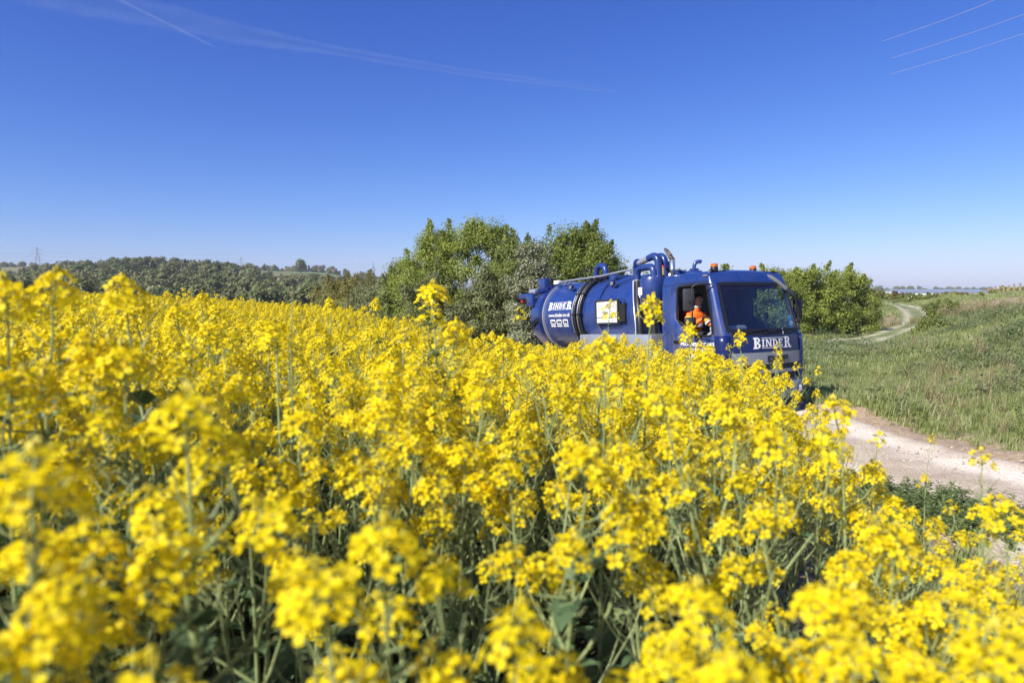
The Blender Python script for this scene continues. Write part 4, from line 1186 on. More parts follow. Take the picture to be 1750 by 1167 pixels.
# face: nose, brow, eyes, mouth, ears
b = MB(); b.tube([(-1.222, yb, 2.475), (-1.205, yb, 2.445), (-1.212, yb, 2.425)], [0.010, 0.018, 0.014], 8); b.build('nose', M['skin'], drv, smooth=60)
for s in (-1, 1):
    b = MB(); b.lathe([(0, -0.012), (0.010, -0.007), (0.013, 0), (0.010, 0.007), (0, 0.012)], 'z', (-1.238, yb + s * 0.034, 2.468), 10); b.build('eye', M['ink'], drv, smooth=60)
    b = MB(); b.tube([(-1.33, yb + s * 0.098, 2.485), (-1.345, yb + s * 0.108, 2.465), (-1.335, yb + s * 0.10, 2.435)], [0.012, 0.018, 0.01], 8); b.build('ear', M['skin'], drv, smooth=60)
b = MB(); b.tube([(-1.243, yb - 0.024, 2.395), (-1.236, yb, 2.393), (-1.243, yb + 0.024, 2.395)], 0.006, 6); b.build('mouth', mat('lips', (0.35, 0.13, 0.10), 0.6), drv)
b = MB()
V, F_ = [], []
for i in range(9):
    th = rad(100 * i / 8)
    for j in range(20):
        ph = 2 * math.pi * j / 20
        fr = max(0.0, math.cos(ph))                       # shorter over the forehead
        t2 = th * (1 - 0.48 * fr)
        V.append((-1.34 + 0.112 * math.sin(t2) * math.cos(ph), yb + 0.104 * math.sin(t2) * math.sin(ph), 2.472 + 0.118 * math.cos(t2)))
for i in range(8):
    for j in range(20): F_.append((i * 20 + j, i * 20 + (j + 1) % 20, (i + 1) * 20 + (j + 1) % 20, (i + 1) * 20 + j))
b.add(V, F_); b.build('hair', M['hair'], drv, smooth=80)
jk = [[(-1.46, yb, 1.70, 0.175), (-1.45, yb, 1.88, 0.170), (-1.42, yb, 2.06, 0.172), (-1.405, yb, 2.21, 0.125), (-1.375, yb, 2.305, 0.082)]]
for s in (-1, 1):
    jk.append([2, (-1.41, yb + s * 0.20, 2.12, 0.095), (-1.36, yb + s * 0.26, 1.95, 0.078), (-1.22, yb + s * 0.28, 1.87, 0.068), (-1.05, yb + s * 0.25, 1.97, 0.055), (-0.985, yb + s * 0.22, 2.02, 0.048)])
skin_body('jacket', jk, M['orange'], drv)
b = MB(); b.lathe([(0.09, 2.27), (0.084, 2.31), (0.078, 2.328), (0.07, 2.32)], 'z', (-1.372, yb, 0), 16); b.build('collar', mat('pale_collar', (0.6, 0.5, 0.42), 0.8), drv, smooth=50)
def band(p0, p1, r, m, name):
    b = MB(); b.tube([p0, p1], r, 16, caps=False); b.build(name, m, drv, smooth=60)
for s in (-1, 1):
    a = Vector((-1.40, yb + s * 0.212, 2.09)); c = Vector((-1.36, yb + s * 0.262, 1.95)); d = Vector((-1.22, yb + s * 0.28, 1.87)); e = Vector((-1.05, yb + s * 0.25, 1.97))
    band(a.lerp(c, 0.35), a.lerp(c, 0.8), 0.098, M['yelvis'], 'sleeve_panel')
    band(c.lerp(d, 0.12), c.lerp(d, 0.55), 0.082, M['reflective'], 'reflective_band')
    band(d.lerp(e, 0.25), d.lerp(e, 0.55), 0.07, M['reflective'], 'reflective_band')
b = MB(); b.lathe([(0.172, 1.84), (0.176, 1.86), (0.176, 1.90), (0.172, 1.92)], 'z', (-1.452, yb, 0), 20); b.build('waist_band', M['reflective'], drv, smooth=50)
tr = []
tr.append([(-1.46, yb, 1.62, 0.16), (-1.44, yb, 1.70, 0.15)])
for s in (-1, 1): tr.append([0, (-1.40, yb + s * 0.10, 1.62, 0.11), (-0.98, yb + s * 0.16, 1.66, 0.098), (-0.88, yb + s * 0.16, 1.45, 0.08), (-0.82, yb + s * 0.16, 1.14, 0.07)])
skin_body('trousers', tr, M['trousers'], drv)

# ------------------------------------------------------------------ scattering on points, for what nobody could count
def scatter(name, P, R, Sc, I, protos, label=None):
    """one object whose points carry instances of a few tuft meshes"""
    P = np.asarray(P, np.float32)
    me = bpy.data.meshes.new(name)
    me.vertices.add(len(P)); me.vertices.foreach_set('co', P.ravel())
    a = me.attributes.new('rot', 'FLOAT_VECTOR', 'POINT'); a.data.foreach_set('vector', np.asarray(R, np.float32).ravel())
    a = me.attributes.new('scl', 'FLOAT_VECTOR', 'POINT'); a.data.foreach_set('vector', np.asarray(Sc, np.float32).ravel())
    a = me.attributes.new('pick', 'INT', 'POINT'); a.data.foreach_set('value', np.asarray(I, np.int32))
    o = bpy.data.objects.new(name, me); COL.objects.link(o)
    g = bpy.data.node_groups.new(name + '_nodes', 'GeometryNodeTree')
    g.interface.new_socket('Geometry', in_out='INPUT', socket_type='NodeSocketGeometry')
    g.interface.new_socket('Geometry', in_out='OUTPUT', socket_type='NodeSocketGeometry')
    n, l = g.nodes, g.links
    gi, go = n.new('NodeGroupInput'), n.new('NodeGroupOutput')
    coll = bpy.data.collections.new(name + '_kinds')
    for i, m in enumerate(protos):
        coll.objects.link(bpy.data.objects.new('%s_kind_%02d' % (name, i), m))
    ci = n.new('GeometryNodeCollectionInfo')
    ci.inputs['Collection'].default_value = coll
    ci.inputs['Separate Children'].default_value = True
    ci.inputs['Reset Children'].default_value = True
    ip_ = n.new('GeometryNodeInstanceOnPoints')
    ip_.inputs['Pick Instance'].default_value = True
    def attr(nm, ty):
        q = n.new('GeometryNodeInputNamedAttribute'); q.data_type = ty; q.inputs['Name'].default_value = nm
        return [s for s in q.outputs if s.enabled and s.name == 'Attribute'][0]
    l.new(gi.outputs[0], ip_.inputs['Points'])
    l.new(ci.outputs[0], ip_.inputs['Instance'])
    l.new(attr('pick', 'INT'), ip_.inputs['Instance Index'])
    er = n.new('FunctionNodeEulerToRotation')
    l.new(attr('rot', 'FLOAT_VECTOR'), er.inputs[0]); l.new(er.outputs[0], ip_.inputs['Rotation'])
    l.new(attr('scl', 'FLOAT_VECTOR'), ip_.inputs['Scale'])
    l.new(ip_.outputs[0], go.inputs[0])
    md = o.modifiers.new('scatter', 'NODES'); md.node_group = g
    tag(o, label, kind='stuff')
    return o

# ------------------------------------------------------------------ rape plants
def flower(mb, p, d, r, rng):
    """four rounded petals round a point, facing d"""
    d = Vector(d).normalized()
    a = d.orthogonal().normalized(); b = d.cross(a)
    th = rng.random() * 6.28
    cup = 0.15 + 0.35 * rng.random()
    for k in range(4):
        t = th + k * math.pi / 2
        u = a * math.cos(t) + b * math.sin(t)
        w = d.cross(u)
        def q(x, y, z): return p + u * (x * r) + w * (y * r) + d * (z * r)
        j = 0.9 + 0.2 * rng.random()
        V = [q(0.08, 0, -0.05), q(0.45, -0.36, cup * 0.5), q(0.5, 0.0, cup * 0.32), q(0.45, 0.36, cup * 0.5), q(0.93 * j, -0.33, cup * 0.75), q(1.04 * j, 0, cup * 0.6), q(0.93 * j, 0.33, cup * 0.75)]
        mb.add(V, [(0, 1, 2), (0, 2, 3), (1, 4, 5, 2), (2, 5, 6, 3)], 0)
    mb.tube([p - d * r * 0.75, p + d * r * 0.22], 0.10 * r, 4, 1, caps=False)

def head_mesh(name, seed, full=1.0, flows=None):
    """a raceme: axis along +z, top at the origin height 0.10"""
    rng = random.Random(seed)
    mb = MB()
    L = 0.10
    n = int(19 * full)
    mb.tube([(0, 0, 0), (0.003, 0.002, 0.05), (0, 0, L)], [0.0022, 0.0018, 0.001], 5, 2, caps=False)
    for i in range(n):                                   # open flowers, below the buds
        t = i / max(1, n - 1)
        a = i * 2.4 + rng.random() * 0.5
        z = 0.040 + 0.050 * t + rng.uniform(-0.006, 0.006)
        rr = (0.036 - 0.021 * t * t) * rng.uniform(0.8, 1.15)
        u = Vector((math.cos(a), math.sin(a), 0))
        base = Vector((0, 0, z - 0.012))
        p = base + u * rr + Vector((0, 0, 0.014))
        mb.tube([base, base + u * rr * 0.6 + Vector((0, 0, 0.006)), p], 0.0009, 3, 2, caps=False)
        fd, fr_ = u * (0.95 - 0.5 * t) + Vector((rng.uniform(-.3, .3), rng.uniform(-.3, .3), 0.55 + 0.5 * t)), rng.uniform(0.012, 0.0162)
        if flows is None: flower(mb, p, fd, fr_, rng)
        else: flows.append(Matrix.Translation(p) @ fd.to_track_quat('Z', 'Y').to_matrix().to_4x4() @ Matrix.Rotation(rng.random() * 6.28, 4, 'Z') @ Matrix.Scale(fr_ / 0.0145, 4))
    for i in range(6):                                   # closed buds on top
        a = i * 2.4; rr = 0.0025 * math.sqrt(i)
        p = Vector((math.cos(a) * rr, math.sin(a) * rr, L + 0.004 - i * 0.001))
        mb.tube([p - Vector((0, 0, 0.006)), p, p + Vector((0, 0, 0.006))], [0.001, 0.0028, 0.001], 4, 1)
    for i in range(int(5 + 5 * rng.random())):           # young pods lower down
        a = rng.random() * 6.28; z = -0.02 - 0.012 * i
        u = Vector((math.cos(a), math.sin(a), 0))
        mb.tube([Vector((0, 0, z)), Vector((0, 0, z + 0.010)) + u * 0.025, Vector((0, 0, z + 0.045)) + u * 0.05], [0.0008, 0.0014, 0.0006], 3, 2, caps=False)
    return mb

PM = [M['petal'], M['bud'], M['rstem'], M['rleaf']]
HEADS = [head_mesh('h', 100 + i, f) for i, f in enumerate((1.0, 1.15, 0.8, 1.0, 0.55))]
def leaf_mb(seed):
    rng = random.Random(seed); mb = MB()
    L, Wd = 0.16, 0.05
    V = []
    for i in range(6):
        t = i / 5
        w = Wd * math.sin(math.pi * min(1, 0.12 + 0.88 * t) ** 0.8) * (1 + 0.25 * math.sin(i * 2.1))
        z = 0.03 * math.sin(t * 2.2) - 0.09 * t * t
        V += [(t * L, -w, z + 0.012), (t * L, 0, z - 0.004), (t * L, w, z + 0.012)]
    F_ = []
    for i in range(5):
        for j in range(2): F_.append((i * 3 + j, (i + 1) * 3 + j, (i + 1) * 3 + j + 1, i * 3 + j + 1))
    mb.add(V, F_, 3)
    return mb
LEAF = leaf_mb(3)
def plant_layout(seed, nb, t0=0.36, t1=0.52, wide=1.0, tall=1.0, low=7):
    """stem mesh builder, list of head transforms, list of leaf transforms; main tip at height 1.30"""
    rng = random.Random(seed)
    st = MB(); hd, lf = [], []
    H = 1.20
    bend = Vector((rng.uniform(-1, 1), rng.uniform(-1, 1), 0)) * 0.12
    pts = [Vector((0, 0, 0)) + bend * (math.sin(t * 1.57) ** 2 - 0.0) * (1 - t) * 2 + Vector((0, 0, H * t)) for t in (0, .15, .3, .45, .6, .75, .9, 1.0)]
    st.tube(pts, [0.0085, 0.008, 0.0075, 0.0065, 0.0055, 0.0045, 0.0032, 0.0024], 6, 2)
    hd.append(Matrix.Translation(pts[-1]) @ Euler((rng.uniform(-.15, .15), rng.uniform(-.15, .15), rng.random() * 6)).to_matrix().to_4x4() @ Matrix.Scale(rng.uniform(1.0, 1.3), 4))
    def on(t):
        k = min(int(t * 7), 6)
        tt = [0, .15, .3, .45, .6, .75, .9, 1.0]
        for i in range(7):
            if tt[i] <= t <= tt[i + 1]: return pts[i].lerp(pts[i + 1], (t - tt[i]) / (tt[i + 1] - tt[i]))
    a = rng.random() * 6
    for i in range(nb):
        t = t0 + t1 * i / nb + rng.uniform(-.02, .02)
        a += 2.4 + rng.uniform(-.3, .3)
        p = on(t)
        out = Vector((math.cos(a), math.sin(a), 0))
        ht = min(H - p.z + rng.uniform(-0.22, 0.02), 0.62)
        ht = max(ht * tall, 0.06)
        sp = (0.10 + 0.22 * rng.random() * (1 - 0.3 * t)) * wide
        q1 = p + out * sp * 0.45 + Vector((0, 0, ht * 0.30))
        q2 = p + out * sp * 0.85 + Vector((0, 0, ht * 0.68))
        q3 = p + out * sp + Vector((0, 0, ht))
        st.tube([p, q1, q2, q3], [0.0042, 0.0034, 0.0026, 0.002], 5, 2, caps=False)
        R_ = Euler((rng.uniform(-.3, .3), rng.uniform(-.3, .3), rng.random() * 6)).to_matrix().to_4x4()
        hd.append(Matrix.Translation(q3) @ R_ @ Matrix.Scale(rng.uniform(0.85, 1.2), 4))
        if rng.random() < 0.5:                            # a side shoot with a smaller head
            a2 = a + rng.uniform(-1.2, 1.2); o2 = Vector((math.cos(a2), math.sin(a2), 0))
            r3 = q1 + o2 * 0.10 + Vector((0, 0, ht * 0.45))
            st.tube([q1, q1 + o2 * 0.06 + Vector((0, 0, ht * 0.2)), r3], [0.0026, 0.0022, 0.0016], 4, 2, caps=False)
            hd.append(Matrix.Translation(r3) @ Matrix.Rotation(rng.random() * 6, 4, 'Z') @ Matrix.Scale(rng.uniform(0.65, 0.95), 4))
        lf.append(Matrix.Translation(p) @ Matrix.Rotation(a, 4, 'Z') @ Matrix.Rotation(rng.uniform(-0.9, -0.1), 4, 'Y') @ Matrix.Scale(rng.uniform(0.3, 0.6), 4))
    for i in range(low):
        t = 0.05 + 0.27 * i / 7
        a += 2.4
        lf.append(Matrix.Translation(on(t)) @ Matrix.Rotation(a, 4, 'Z') @ Matrix.Rotation(rng.uniform(-0.5, 0.3), 4, 'Y') @ Matrix.Scale(rng.uniform(0.7, 1.15), 4))
    return st, hd, lf
LAYOUTS = [plant_layout(40 + i, nb) for i, nb in enumerate((8, 7, 9, 6, 8, 7))]
# slim and compact habits, for the plants that stand clear
LAYOUTS += [plant_layout(70, 2, 0.55, 0.3, 0.5, 0.5, 3), plant_layout(71, 1, 0.6, 0.3, 0.5, 0.5, 3), plant_layout(72, 4, 0.70, 0.24, 0.38, 0.55, 0), plant_layout(73, 5, 0.66, 0.28, 0.42, 0.6, 0)]

# joined versions for the mass of the crop
JOINED = []
for i, (st, hd, lf) in enumerate(LAYOUTS[:6]):
    j = MB(); j.merge(st)
    rng = random.Random(i)
    for T_ in hd: j.merge(HEADS[rng.randrange(5)], T_)
    for T_ in lf: j.merge(LEAF, T_)
    ob = j.build('rape_kind', PM, link=False)
    JOINED.append(ob.data)
    bpy.data.objects.remove(ob)

# jittered rows of plants over the field
def in_view(x, y, z, m=60):
    c, s = math.cos(PITCH), math.sin(PITCH)
    dz = z - CZ
    dep = y * c - dz * s
    up = y * s + dz * c
    px = 875 + FPX * x / np.maximum(dep, 0.05); py = 583.5 - FPX * up / np.maximum(dep, 0.05)
    return (dep > 0.1) & (px > -m) & (px < 1750 + m) & (py < 1167 + m)
pts = []
sp = 0.285
for y in np.arange(-0.9, 62, sp):
    xl = -0.80 * max(y, 0) - 2.2
    xr = float(edge_x(y)) - 0.12
    if y > 30: stepx = sp * 1.25
    else: stepx = sp
    for x in np.arange(xl, xr, stepx):
        pts.append((x, y))
pts = np.array(pts)
pts += RNG.uniform(-0.13, 0.13, pts.shape)
d_in = edge_x(pts[:, 1]) - pts[:, 0]
dist = np.hypot(pts[:, 0], pts[:, 1])
keep = (d_in > 0.05) & (dist > 0.6) & (RNG.random(len(pts)) < np.clip(0.35 + d_in * 0.9, 0, 1))
# the tramline gaps and thin places of a real crop
thin = hash_noise(pts[:, 0], pts[:, 1], 0.8, 21)
keep &= RNG.random(len(pts)) < np.clip(0.45 + 1.1 * thin, 0, 1)
gap = 1.5 * np.exp(-(((pts[:, 0] + 0.72) / 0.62) ** 2 + ((pts[:, 1] - 1.0) / 0.55) ** 2)) + np.exp(-(((pts[:, 0] - 0.1) / 0.35) ** 2 + ((pts[:, 1] - 1.5) / 0.55) ** 2))
keep &= RNG.random(len(pts)) < np.clip(1 - gap, 0.04, 1)
pts = pts[keep]; d_in = d_in[keep]
zs = ground(pts[:, 0], pts[:, 1])
scl = (1.13 + 0.16 * (hash_noise(pts[:, 0], pts[:, 1], 0.35, 3) - 0.5) * 2 + RNG.normal(0, 0.07, len(pts)) + 0.16 * (RNG.random(len(pts)) < 0.06))
scl *= np.clip(0.80 + 0.22 * d_in, 0.80, 1.0)
scl *= 1.0 - 0.06 * np.exp(-((pts[:, 0]) ** 2 + (pts[:, 1] - 1.2) ** 2) / 2.0)
# keep the camera's own standing room and sight line low
dist = np.hypot(pts[:, 0], pts[:, 1])
hmax = np.where(dist < 2.5, CZ - 0.22 - zs + 0.05 * dist, 9)
scl = np.minimum(scl, hmax / 1.31)
vis = in_view(pts[:, 0], pts[:, 1], zs + 1.2 * scl, 40)
order = np.argsort(np.where(vis, dist, 1e6))
hero_n = 262
near_i = order[:hero_n]
rest_i = np.setdiff1d(np.arange(len(pts)), near_i)

# plants one can tell apart: stem, leaves and each flower head of its own
STEM_ME, HEAD_ME = [], []
for st, hd, lf in LAYOUTS:
    ob = st.build('stem', PM, link=False); STEM_ME.append(ob.data); bpy.data.objects.remove(ob)
for h in HEADS:
    ob = h.build('flower_head', PM, link=False); HEAD_ME.append(ob.data); bpy.data.objects.remove(ob)
ob = LEAF.build('leaf', PM, smooth=60, link=False); LEAF_ME = ob.data; bpy.data.objects.remove(ob)
FLOWER_ME = []
for i in range(4):
    fb = MB(); flower(fb, Vector((0, 0, 0)), Vector((0, 0, 1)), 0.0145, random.Random(700 + i))
    ob = fb.build('flower', PM, link=False); FLOWER_ME.append(ob.data); bpy.data.objects.remove(ob)
def bare_head(seed, full):
    flows = []
    mb = head_mesh('h', seed, full, flows)
    ob = mb.build('flower_head', PM, link=False); me = ob.data; bpy.data.objects.remove(ob)
    return me, flows
BARE_HEADS = [bare_head(100 + i, f) for i, f in enumerate((1.0, 1.15, 0.8, 1.0, 0.55))]
def make_rape(k, seed):
    root = bpy.data.objects.new('rape_plant', None)
    st, hd, lf = LAYOUTS[k]
    rng = random.Random(seed)
    kids = []
    def add(nm, me, T_, hk=-1):
        o = bpy.data.objects.new(nm, me); o.parent = root; o.matrix_local = T_; kids.append((o, hk))
    add('stem', STEM_ME[k], Matrix.Identity(4))
    for T_ in hd:
        hk = rng.randrange(5); add('flower_head', HEAD_ME[hk], T_, hk)
    for T_ in lf: add('leaf', LEAF_ME, T_)
    return root, kids
RAPE = [make_rape(k, k) for k in range(len(LAYOUTS))]
def place_rape(x, y, k, s, rz, tilt, label, group, z=None, fine=False):
    root, kids = RAPE[k]
    c = root.copy(); COL.objects.link(c)
    c.location = (x, y, gz(x, y) if z is None else z)
    c.rotation_euler = (tilt[0], tilt[1], rz)
    c.scale = (s[0], s[0], s[1]) if isinstance(s, tuple) else (s, s, s)
    c['label'] = label; c['category'] = 'plant'
    if group: c['group'] = group
    for ch, hk in kids:
        d = ch.copy(); COL.objects.link(d); d.parent = c
        if fine and hk >= 0:                                # close to the camera every flower is a piece of its own
            me, flows = BARE_HEADS[hk]
            d.data = me
            for j, T_ in enumerate(flows):
                f_ = bpy.data.objects.new('flower', FLOWER_ME[j % 4]); COL.objects.link(f_)
                f_.parent = d; f_.matrix_local = T_
    return c
BANDS = ['of the closest row of', 'of the second row of', 'of the third row of', 'of the fourth row of', 'of the fifth row of', 'of the sixth row of', 'of the seventh row of', 'of the eighth row of', 'of the farthest picked-out row of']
per = -(-len(near_i) // 9)
for bnd in range(9):
    grp = near_i[bnd * per:(bnd + 1) * per]
    grp = grp[np.argsort(pts[grp, 0] / np.maximum(pts[grp, 1], 0.2))]
    for k_, i in enumerate(grp):
        place_rape(float(pts[i, 0]), float(pts[i, 1]), int(RNG.integers(0, 6)), float(scl[i]), float(RNG.random() * 6.28), (float(RNG.normal(0, 0.09)), float(RNG.normal(0, 0.09) + 0.05)),
                   '%s from the left %s yellow-flowered rape plants in the crop' % (nth(k_ + 1), BANDS[bnd]), 'rape plants in the front of the field', z=float(zs[i]), fine=dist[i] < 1.25)

# taller plants that stand clear of the rest: (px, py of the tip, distance, girth, label)
TALL = [(85, 462, 1.65, 1.05, 'tall rape plant at the far left whose blurred flowers rise over the wooded hill'),
        (8, 478, 1.5, 1.0, 'rape plant cut by the left edge of the picture, its flowers above the horizon'),
        (215, 474, 1.9, 1.1, 'tall blurred rape plant rising before the wooded hill, second from the left'),
        (318, 668, 1.05, 1.1, 'big blurred rape plant in the left foreground with a broad flat flower head'),
        (50, 770, 0.78, 1.2, 'very blurred rape plant close at the left edge of the picture'),
        (741, 484, 3.1, 1.35, 'rape plant whose single tall head stands up before the tall green bush'),
        (1040, 513, 3.3, 0.9, 'rape plant whose head covers the top of the white sign on the tank'),
        (1110, 515, 2.9, 1.0, 'tall rape plant standing before the gap between tank and cab'),
        (891, 525, 5.2, 1.0, 'rape plant with a curled flower head before the rear end of the truck'),
        (1268, 572, 4.6, 0.8, 'slim rape plant with small head below the windscreen corner'),
        (1328, 585, 4.9, 0.7, 'slim rape plant whose head covers a letter on the navy front flap'),
        (1328, 612, 5.6, 0.7, 'small rape plant whose head hides the middle letter of the grille badge'),
        (1400, 625, 5.9, 0.75, 'slim rape plant standing alone against the green verge right of the cab'),
        (1440, 690, 2.4, 1.0, 'rape plant with a double head before the shadow of the truck'),
        (1680, 765, 2.5, 1.0, 'tall rape plant with a wide flat head standing over the chalk track'),
        (1590, 745, 4.8, 0.7, 'thin rape plant with one small head standing against the chalk track'),
        (1500, 735, 3.4, 1.0, 'rape plant at the edge of the field left of the chalk track'),
        (1725, 860, 1.9, 1.0, 'rape plant at the right edge with heads drooping over the weeds'),
        (1000, 760, 1.35, 1.1, 'large bright blurred rape plant in the middle of the foreground'),
        (100, 985, 0.75, 0.9, 'low blurred rape plant in the bottom left corner'),
        (560, 955, 0.82, 1.15, 'large blurred rape plant with streaked yellow petals, bottom left of the middle'),
        (655, 890, 0.95, 1.1, 'blurred rape plant beside the dark gap between stems'),
        (880, 1040, 0.85, 1.0, 'blurred rape plant at the bottom of the picture right of the dark gap'),
        (1195, 1000, 0.95, 1.1, 'blurred rape plant low in the right half of the foreground'),
        (1250, 1110, 0.70, 1.0, 'very close rape plant at the bottom edge right of the middle'),
        (1530, 900, 1.5, 1.1, 'dense yellow rape plant in the right foreground before the weeds'),
        (1720, 1080, 0.85, 1.1, 'blurred rape plant filling the bottom right corner'),
        (210, 590, 1.6, 1.1, 'broad blurred rape plant at the left before the deeper field'),
        (410, 640, 2.0, 1.0, 'blurred rape plant left of the middle with rounded head'),
        (860, 580, 4.2, 1.0, 'rape plant at the top of the field beside the rear of the truck'),
        (1215, 600, 3.2, 1.1, 'broad rape plant before the lettering on the cab door'),
        (1180, 560, 3.6, 0.9, 'rape plant below the open cab window'),
        (640, 510, 5.5, 0.9, 'rape plant with a single head standing out before the hedge'),
        (345, 500, 4.5, 0.9, 'rape plant standing out before the far wood at the left'),
        (565, 510, 5.0, 0.9, 'rape plant standing out before the yellowish bush')]
for n_, (px, py, d, gi, lab) in enumerate(TALL):
    p = at(px, py, d * math.cos(PITCH))
    g0 = gz(p.x, p.y)
    k = (8 + n_ % 2) if d < 1.3 or gi > 1.02 or px < 730 else 6 + n_ % 2
    hgt = p.z - g0
    sz = max(0.45, hgt / 1.31)
    place_rape(p.x, p.y, k, (min(sz, 1.15) * gi, sz), n_ * 1.7, (0, 0), lab, None, z=g0, fine=d < 1.2)

rest = pts[rest_i]
rr = np.zeros((len(rest), 3)); rr[:, 2] = RNG.random(len(rest)) * 6.28
rr[:, 0] = RNG.normal(0, 0.09, len(rest)); rr[:, 1] = RNG.normal(0.05, 0.09, len(rest))
s_ = scl[rest_i]
scatter('rape_field', np.column_stack([rest, zs[rest_i]]), rr, np.column_stack([s_, s_, s_]), RNG.integers(0, 6, len(rest)), JOINED, 'field of yellow-flowering rape stretching away to the hedge')

# a dry seed stalk that stands above the crop
b = MB()
p = at(497, 590, 2.1); g0 = gz(p.x, p.y)
top_ = at(500, 502, 2.1)
b.tube([(p.x - 0.02, p.y, g0), (p.x, p.y, g0 + 0.9), (p.x, p.y, p.z), tuple(top_)], [0.003, 0.0026, 0.0022, 0.0018], 6)
for px, py in ((478, 478), (527, 478), (500, 486)):
    q = at(px, py, 2.1); b.tube([tuple(top_ - Vector((0, 0, 0.004))), tuple(top_.lerp(q, 0.5) - Vector((0, 0, 0.004))), tuple(q)], [0.002, 0.0016, 0.001], 5)
dry = b.build('seed_stalk', M['rstem'], smooth=60)
tag(dry, 'lone blurred stalk with a brown bud and two thin arms above the crop', 'plant')
b = MB(); b.lathe([(0, -0.006), (0.006, -0.002), (0.006, 0.004), (0, 0.008)], 'z', tuple(top_), 8); b.build('bud', M['drystem'], dry)
b = MB(); q = at(476, 478, 2.1); b.lathe([(0, -0.004), (0.005, 0), (0, 0.005)], 'z', tuple(q), 8); b.build('seed_tip', mat('pale_tip', (0.55, 0.48, 0.4), 0.8), dry)

# ------------------------------------------------------------------ grass, weeds, stones
G_FRESH = inst_mat('grass_blades', [(0.21, 0.26, 0.08), (0.31, 0.37, 0.115), (0.41, 0.45, 0.18), (0.58, 0.53, 0.32)], trans=0.5)
G_WEED = inst_mat('weed_leaves', [(0.13, 0.18, 0.07), (0.20, 0.255, 0.10), (0.27, 0.315, 0.145), (0.36, 0.38, 0.22)], trans=0.45)
G_DRY = inst_mat('dry_grass', [(0.28, 0.22, 0.10), (0.36, 0.30, 0.16), (0.2, 0.19, 0.08)])
def tuft(seed, n, h, spread, m, w=0.006):
    rng = np.random.default_rng(seed)
    V, Q_ = [], []
    for i in range(n):
        a = rng.random() * 6.28; r = spread * math.sqrt(rng.random()); b0 = np.array([math.cos(a) * r, math.sin(a) * r, 0])
        hh = h * rng.uniform(0.5, 1.1); t = rng.random() * 6.28
        lean = np.array([math.cos(t), math.sin(t), 0]) * hh * rng.uniform(0.1, 0.7)
        sd = np.array([-math.sin(t), math.cos(t), 0]) * w * rng.uniform(0.7, 1.3)
        mid = b0 + lean * 0.35 + np.array([0, 0, hh * 0.62]); tip = b0 + lean + np.array([0, 0, hh * (0.95)])
        k = len(V)
        V += [b0 - sd, b0 + sd, mid - sd * 0.8, mid + sd * 0.8, tip - sd * 0.1, tip + sd * 0.1]
        Q_ += [(k, k + 1, k + 3, k + 2), (k + 2, k + 3, k + 5, k + 4)]
    return fast_mesh('tuft', V, Q_, m)
def weed(seed, n, h, spread, m, L=0.05):
    rng = np.random.default_rng(seed)
    V, Q_ = [], []
    for i in range(n):
        a = rng.random() * 6.28; r = spread * math.sqrt(rng.random())
        c = np.array([math.cos(a) * r, math.sin(a) * r, h * rng.random() ** 0.7 * (1 - 0.5 * (r / spread) ** 2)])
        t = rng.random() * 6.28; e = rng.uniform(-0.3, 0.7)
        u = np.array([math.cos(t) * math.cos(e), math.sin(t) * math.cos(e), math.sin(e)]); w = np.array([-math.sin(t), math.cos(t), rng.uniform(-.3, .3)])
        l = L * rng.uniform(0.6, 1.3)
        k = len(V)
        V += [c, c + u * l * 0.5 + w * l * 0.25, c + u * l, c + u * l * 0.5 - w * l * 0.25]
        Q_.append((k, k + 1, k + 2, k + 3))
    return fast_mesh('weed', V, Q_, m)
TUFTS = [tuft(i, 26, h, sp_, G_FRESH, w) for i, (h, sp_, w) in enumerate(((0.10, 0.12, 0.005), (0.16, 0.14, 0.006), (0.07, 0.14, 0.005), (0.24, 0.10, 0.006)))]
TUFTS_FAR = [tuft(10 + i, 30, h, 0.28, G_FRESH, 0.014) for i, h in enumerate((0.15, 0.24, 0.11))]
WEEDS = [weed(20 + i, 90, h, sp_, G_WEED, L) for i, (h, sp_, L) in enumerate(((0.25, 0.28, 0.06), (0.4, 0.32, 0.075), (0.15, 0.3, 0.05)))]
DRY = [tuft(30 + i, 22, h, 0.12, G_DRY, 0.006) for i, h in enumerate((0.5, 0.7, 0.35))]

def sample(n, x0, x1, y0, y1, dens):
    x = RNG.uniform(x0, x1, n); y = RNG.uniform(y0, y1, n)
    k = RNG.random(n) < dens(x, y)
    return x[k], y[k]
def off_track(x, y):
    d = np.abs(x - track_x(y))
    ok = sm((d - 1.35) / 0.6)
    dp = np.full_like(x, 1e9)
    for a, b in zip(PATH[:-1], PATH[1:]):
        dx, dy = b.x - a.x, b.y - a.y
        t = np.clip(((x - a.x) * dx + (y - a.y) * dy) / (dx * dx + dy * dy), 0, 1)
        dp = np.minimum(dp, np.hypot(x - a.x - t * dx, y - a.y - t * dy))
    return ok * sm((dp - 1.4) / 1.2), dp
def verge(x, y):
    ot, dp = off_track(x, y)
    right = x > track_x(y)
    left = (x <= track_x(y)) & (x > edge_x(y) - 0.4)
    view = in_view(x, y, np.full_like(x, 0.5), 120)
    return ot * (right | left) * view * np.clip(1.15 - 1.25 * soil_at(x, y) * (np.abs(x - track_x(y)) > 0), 0.05, 1)
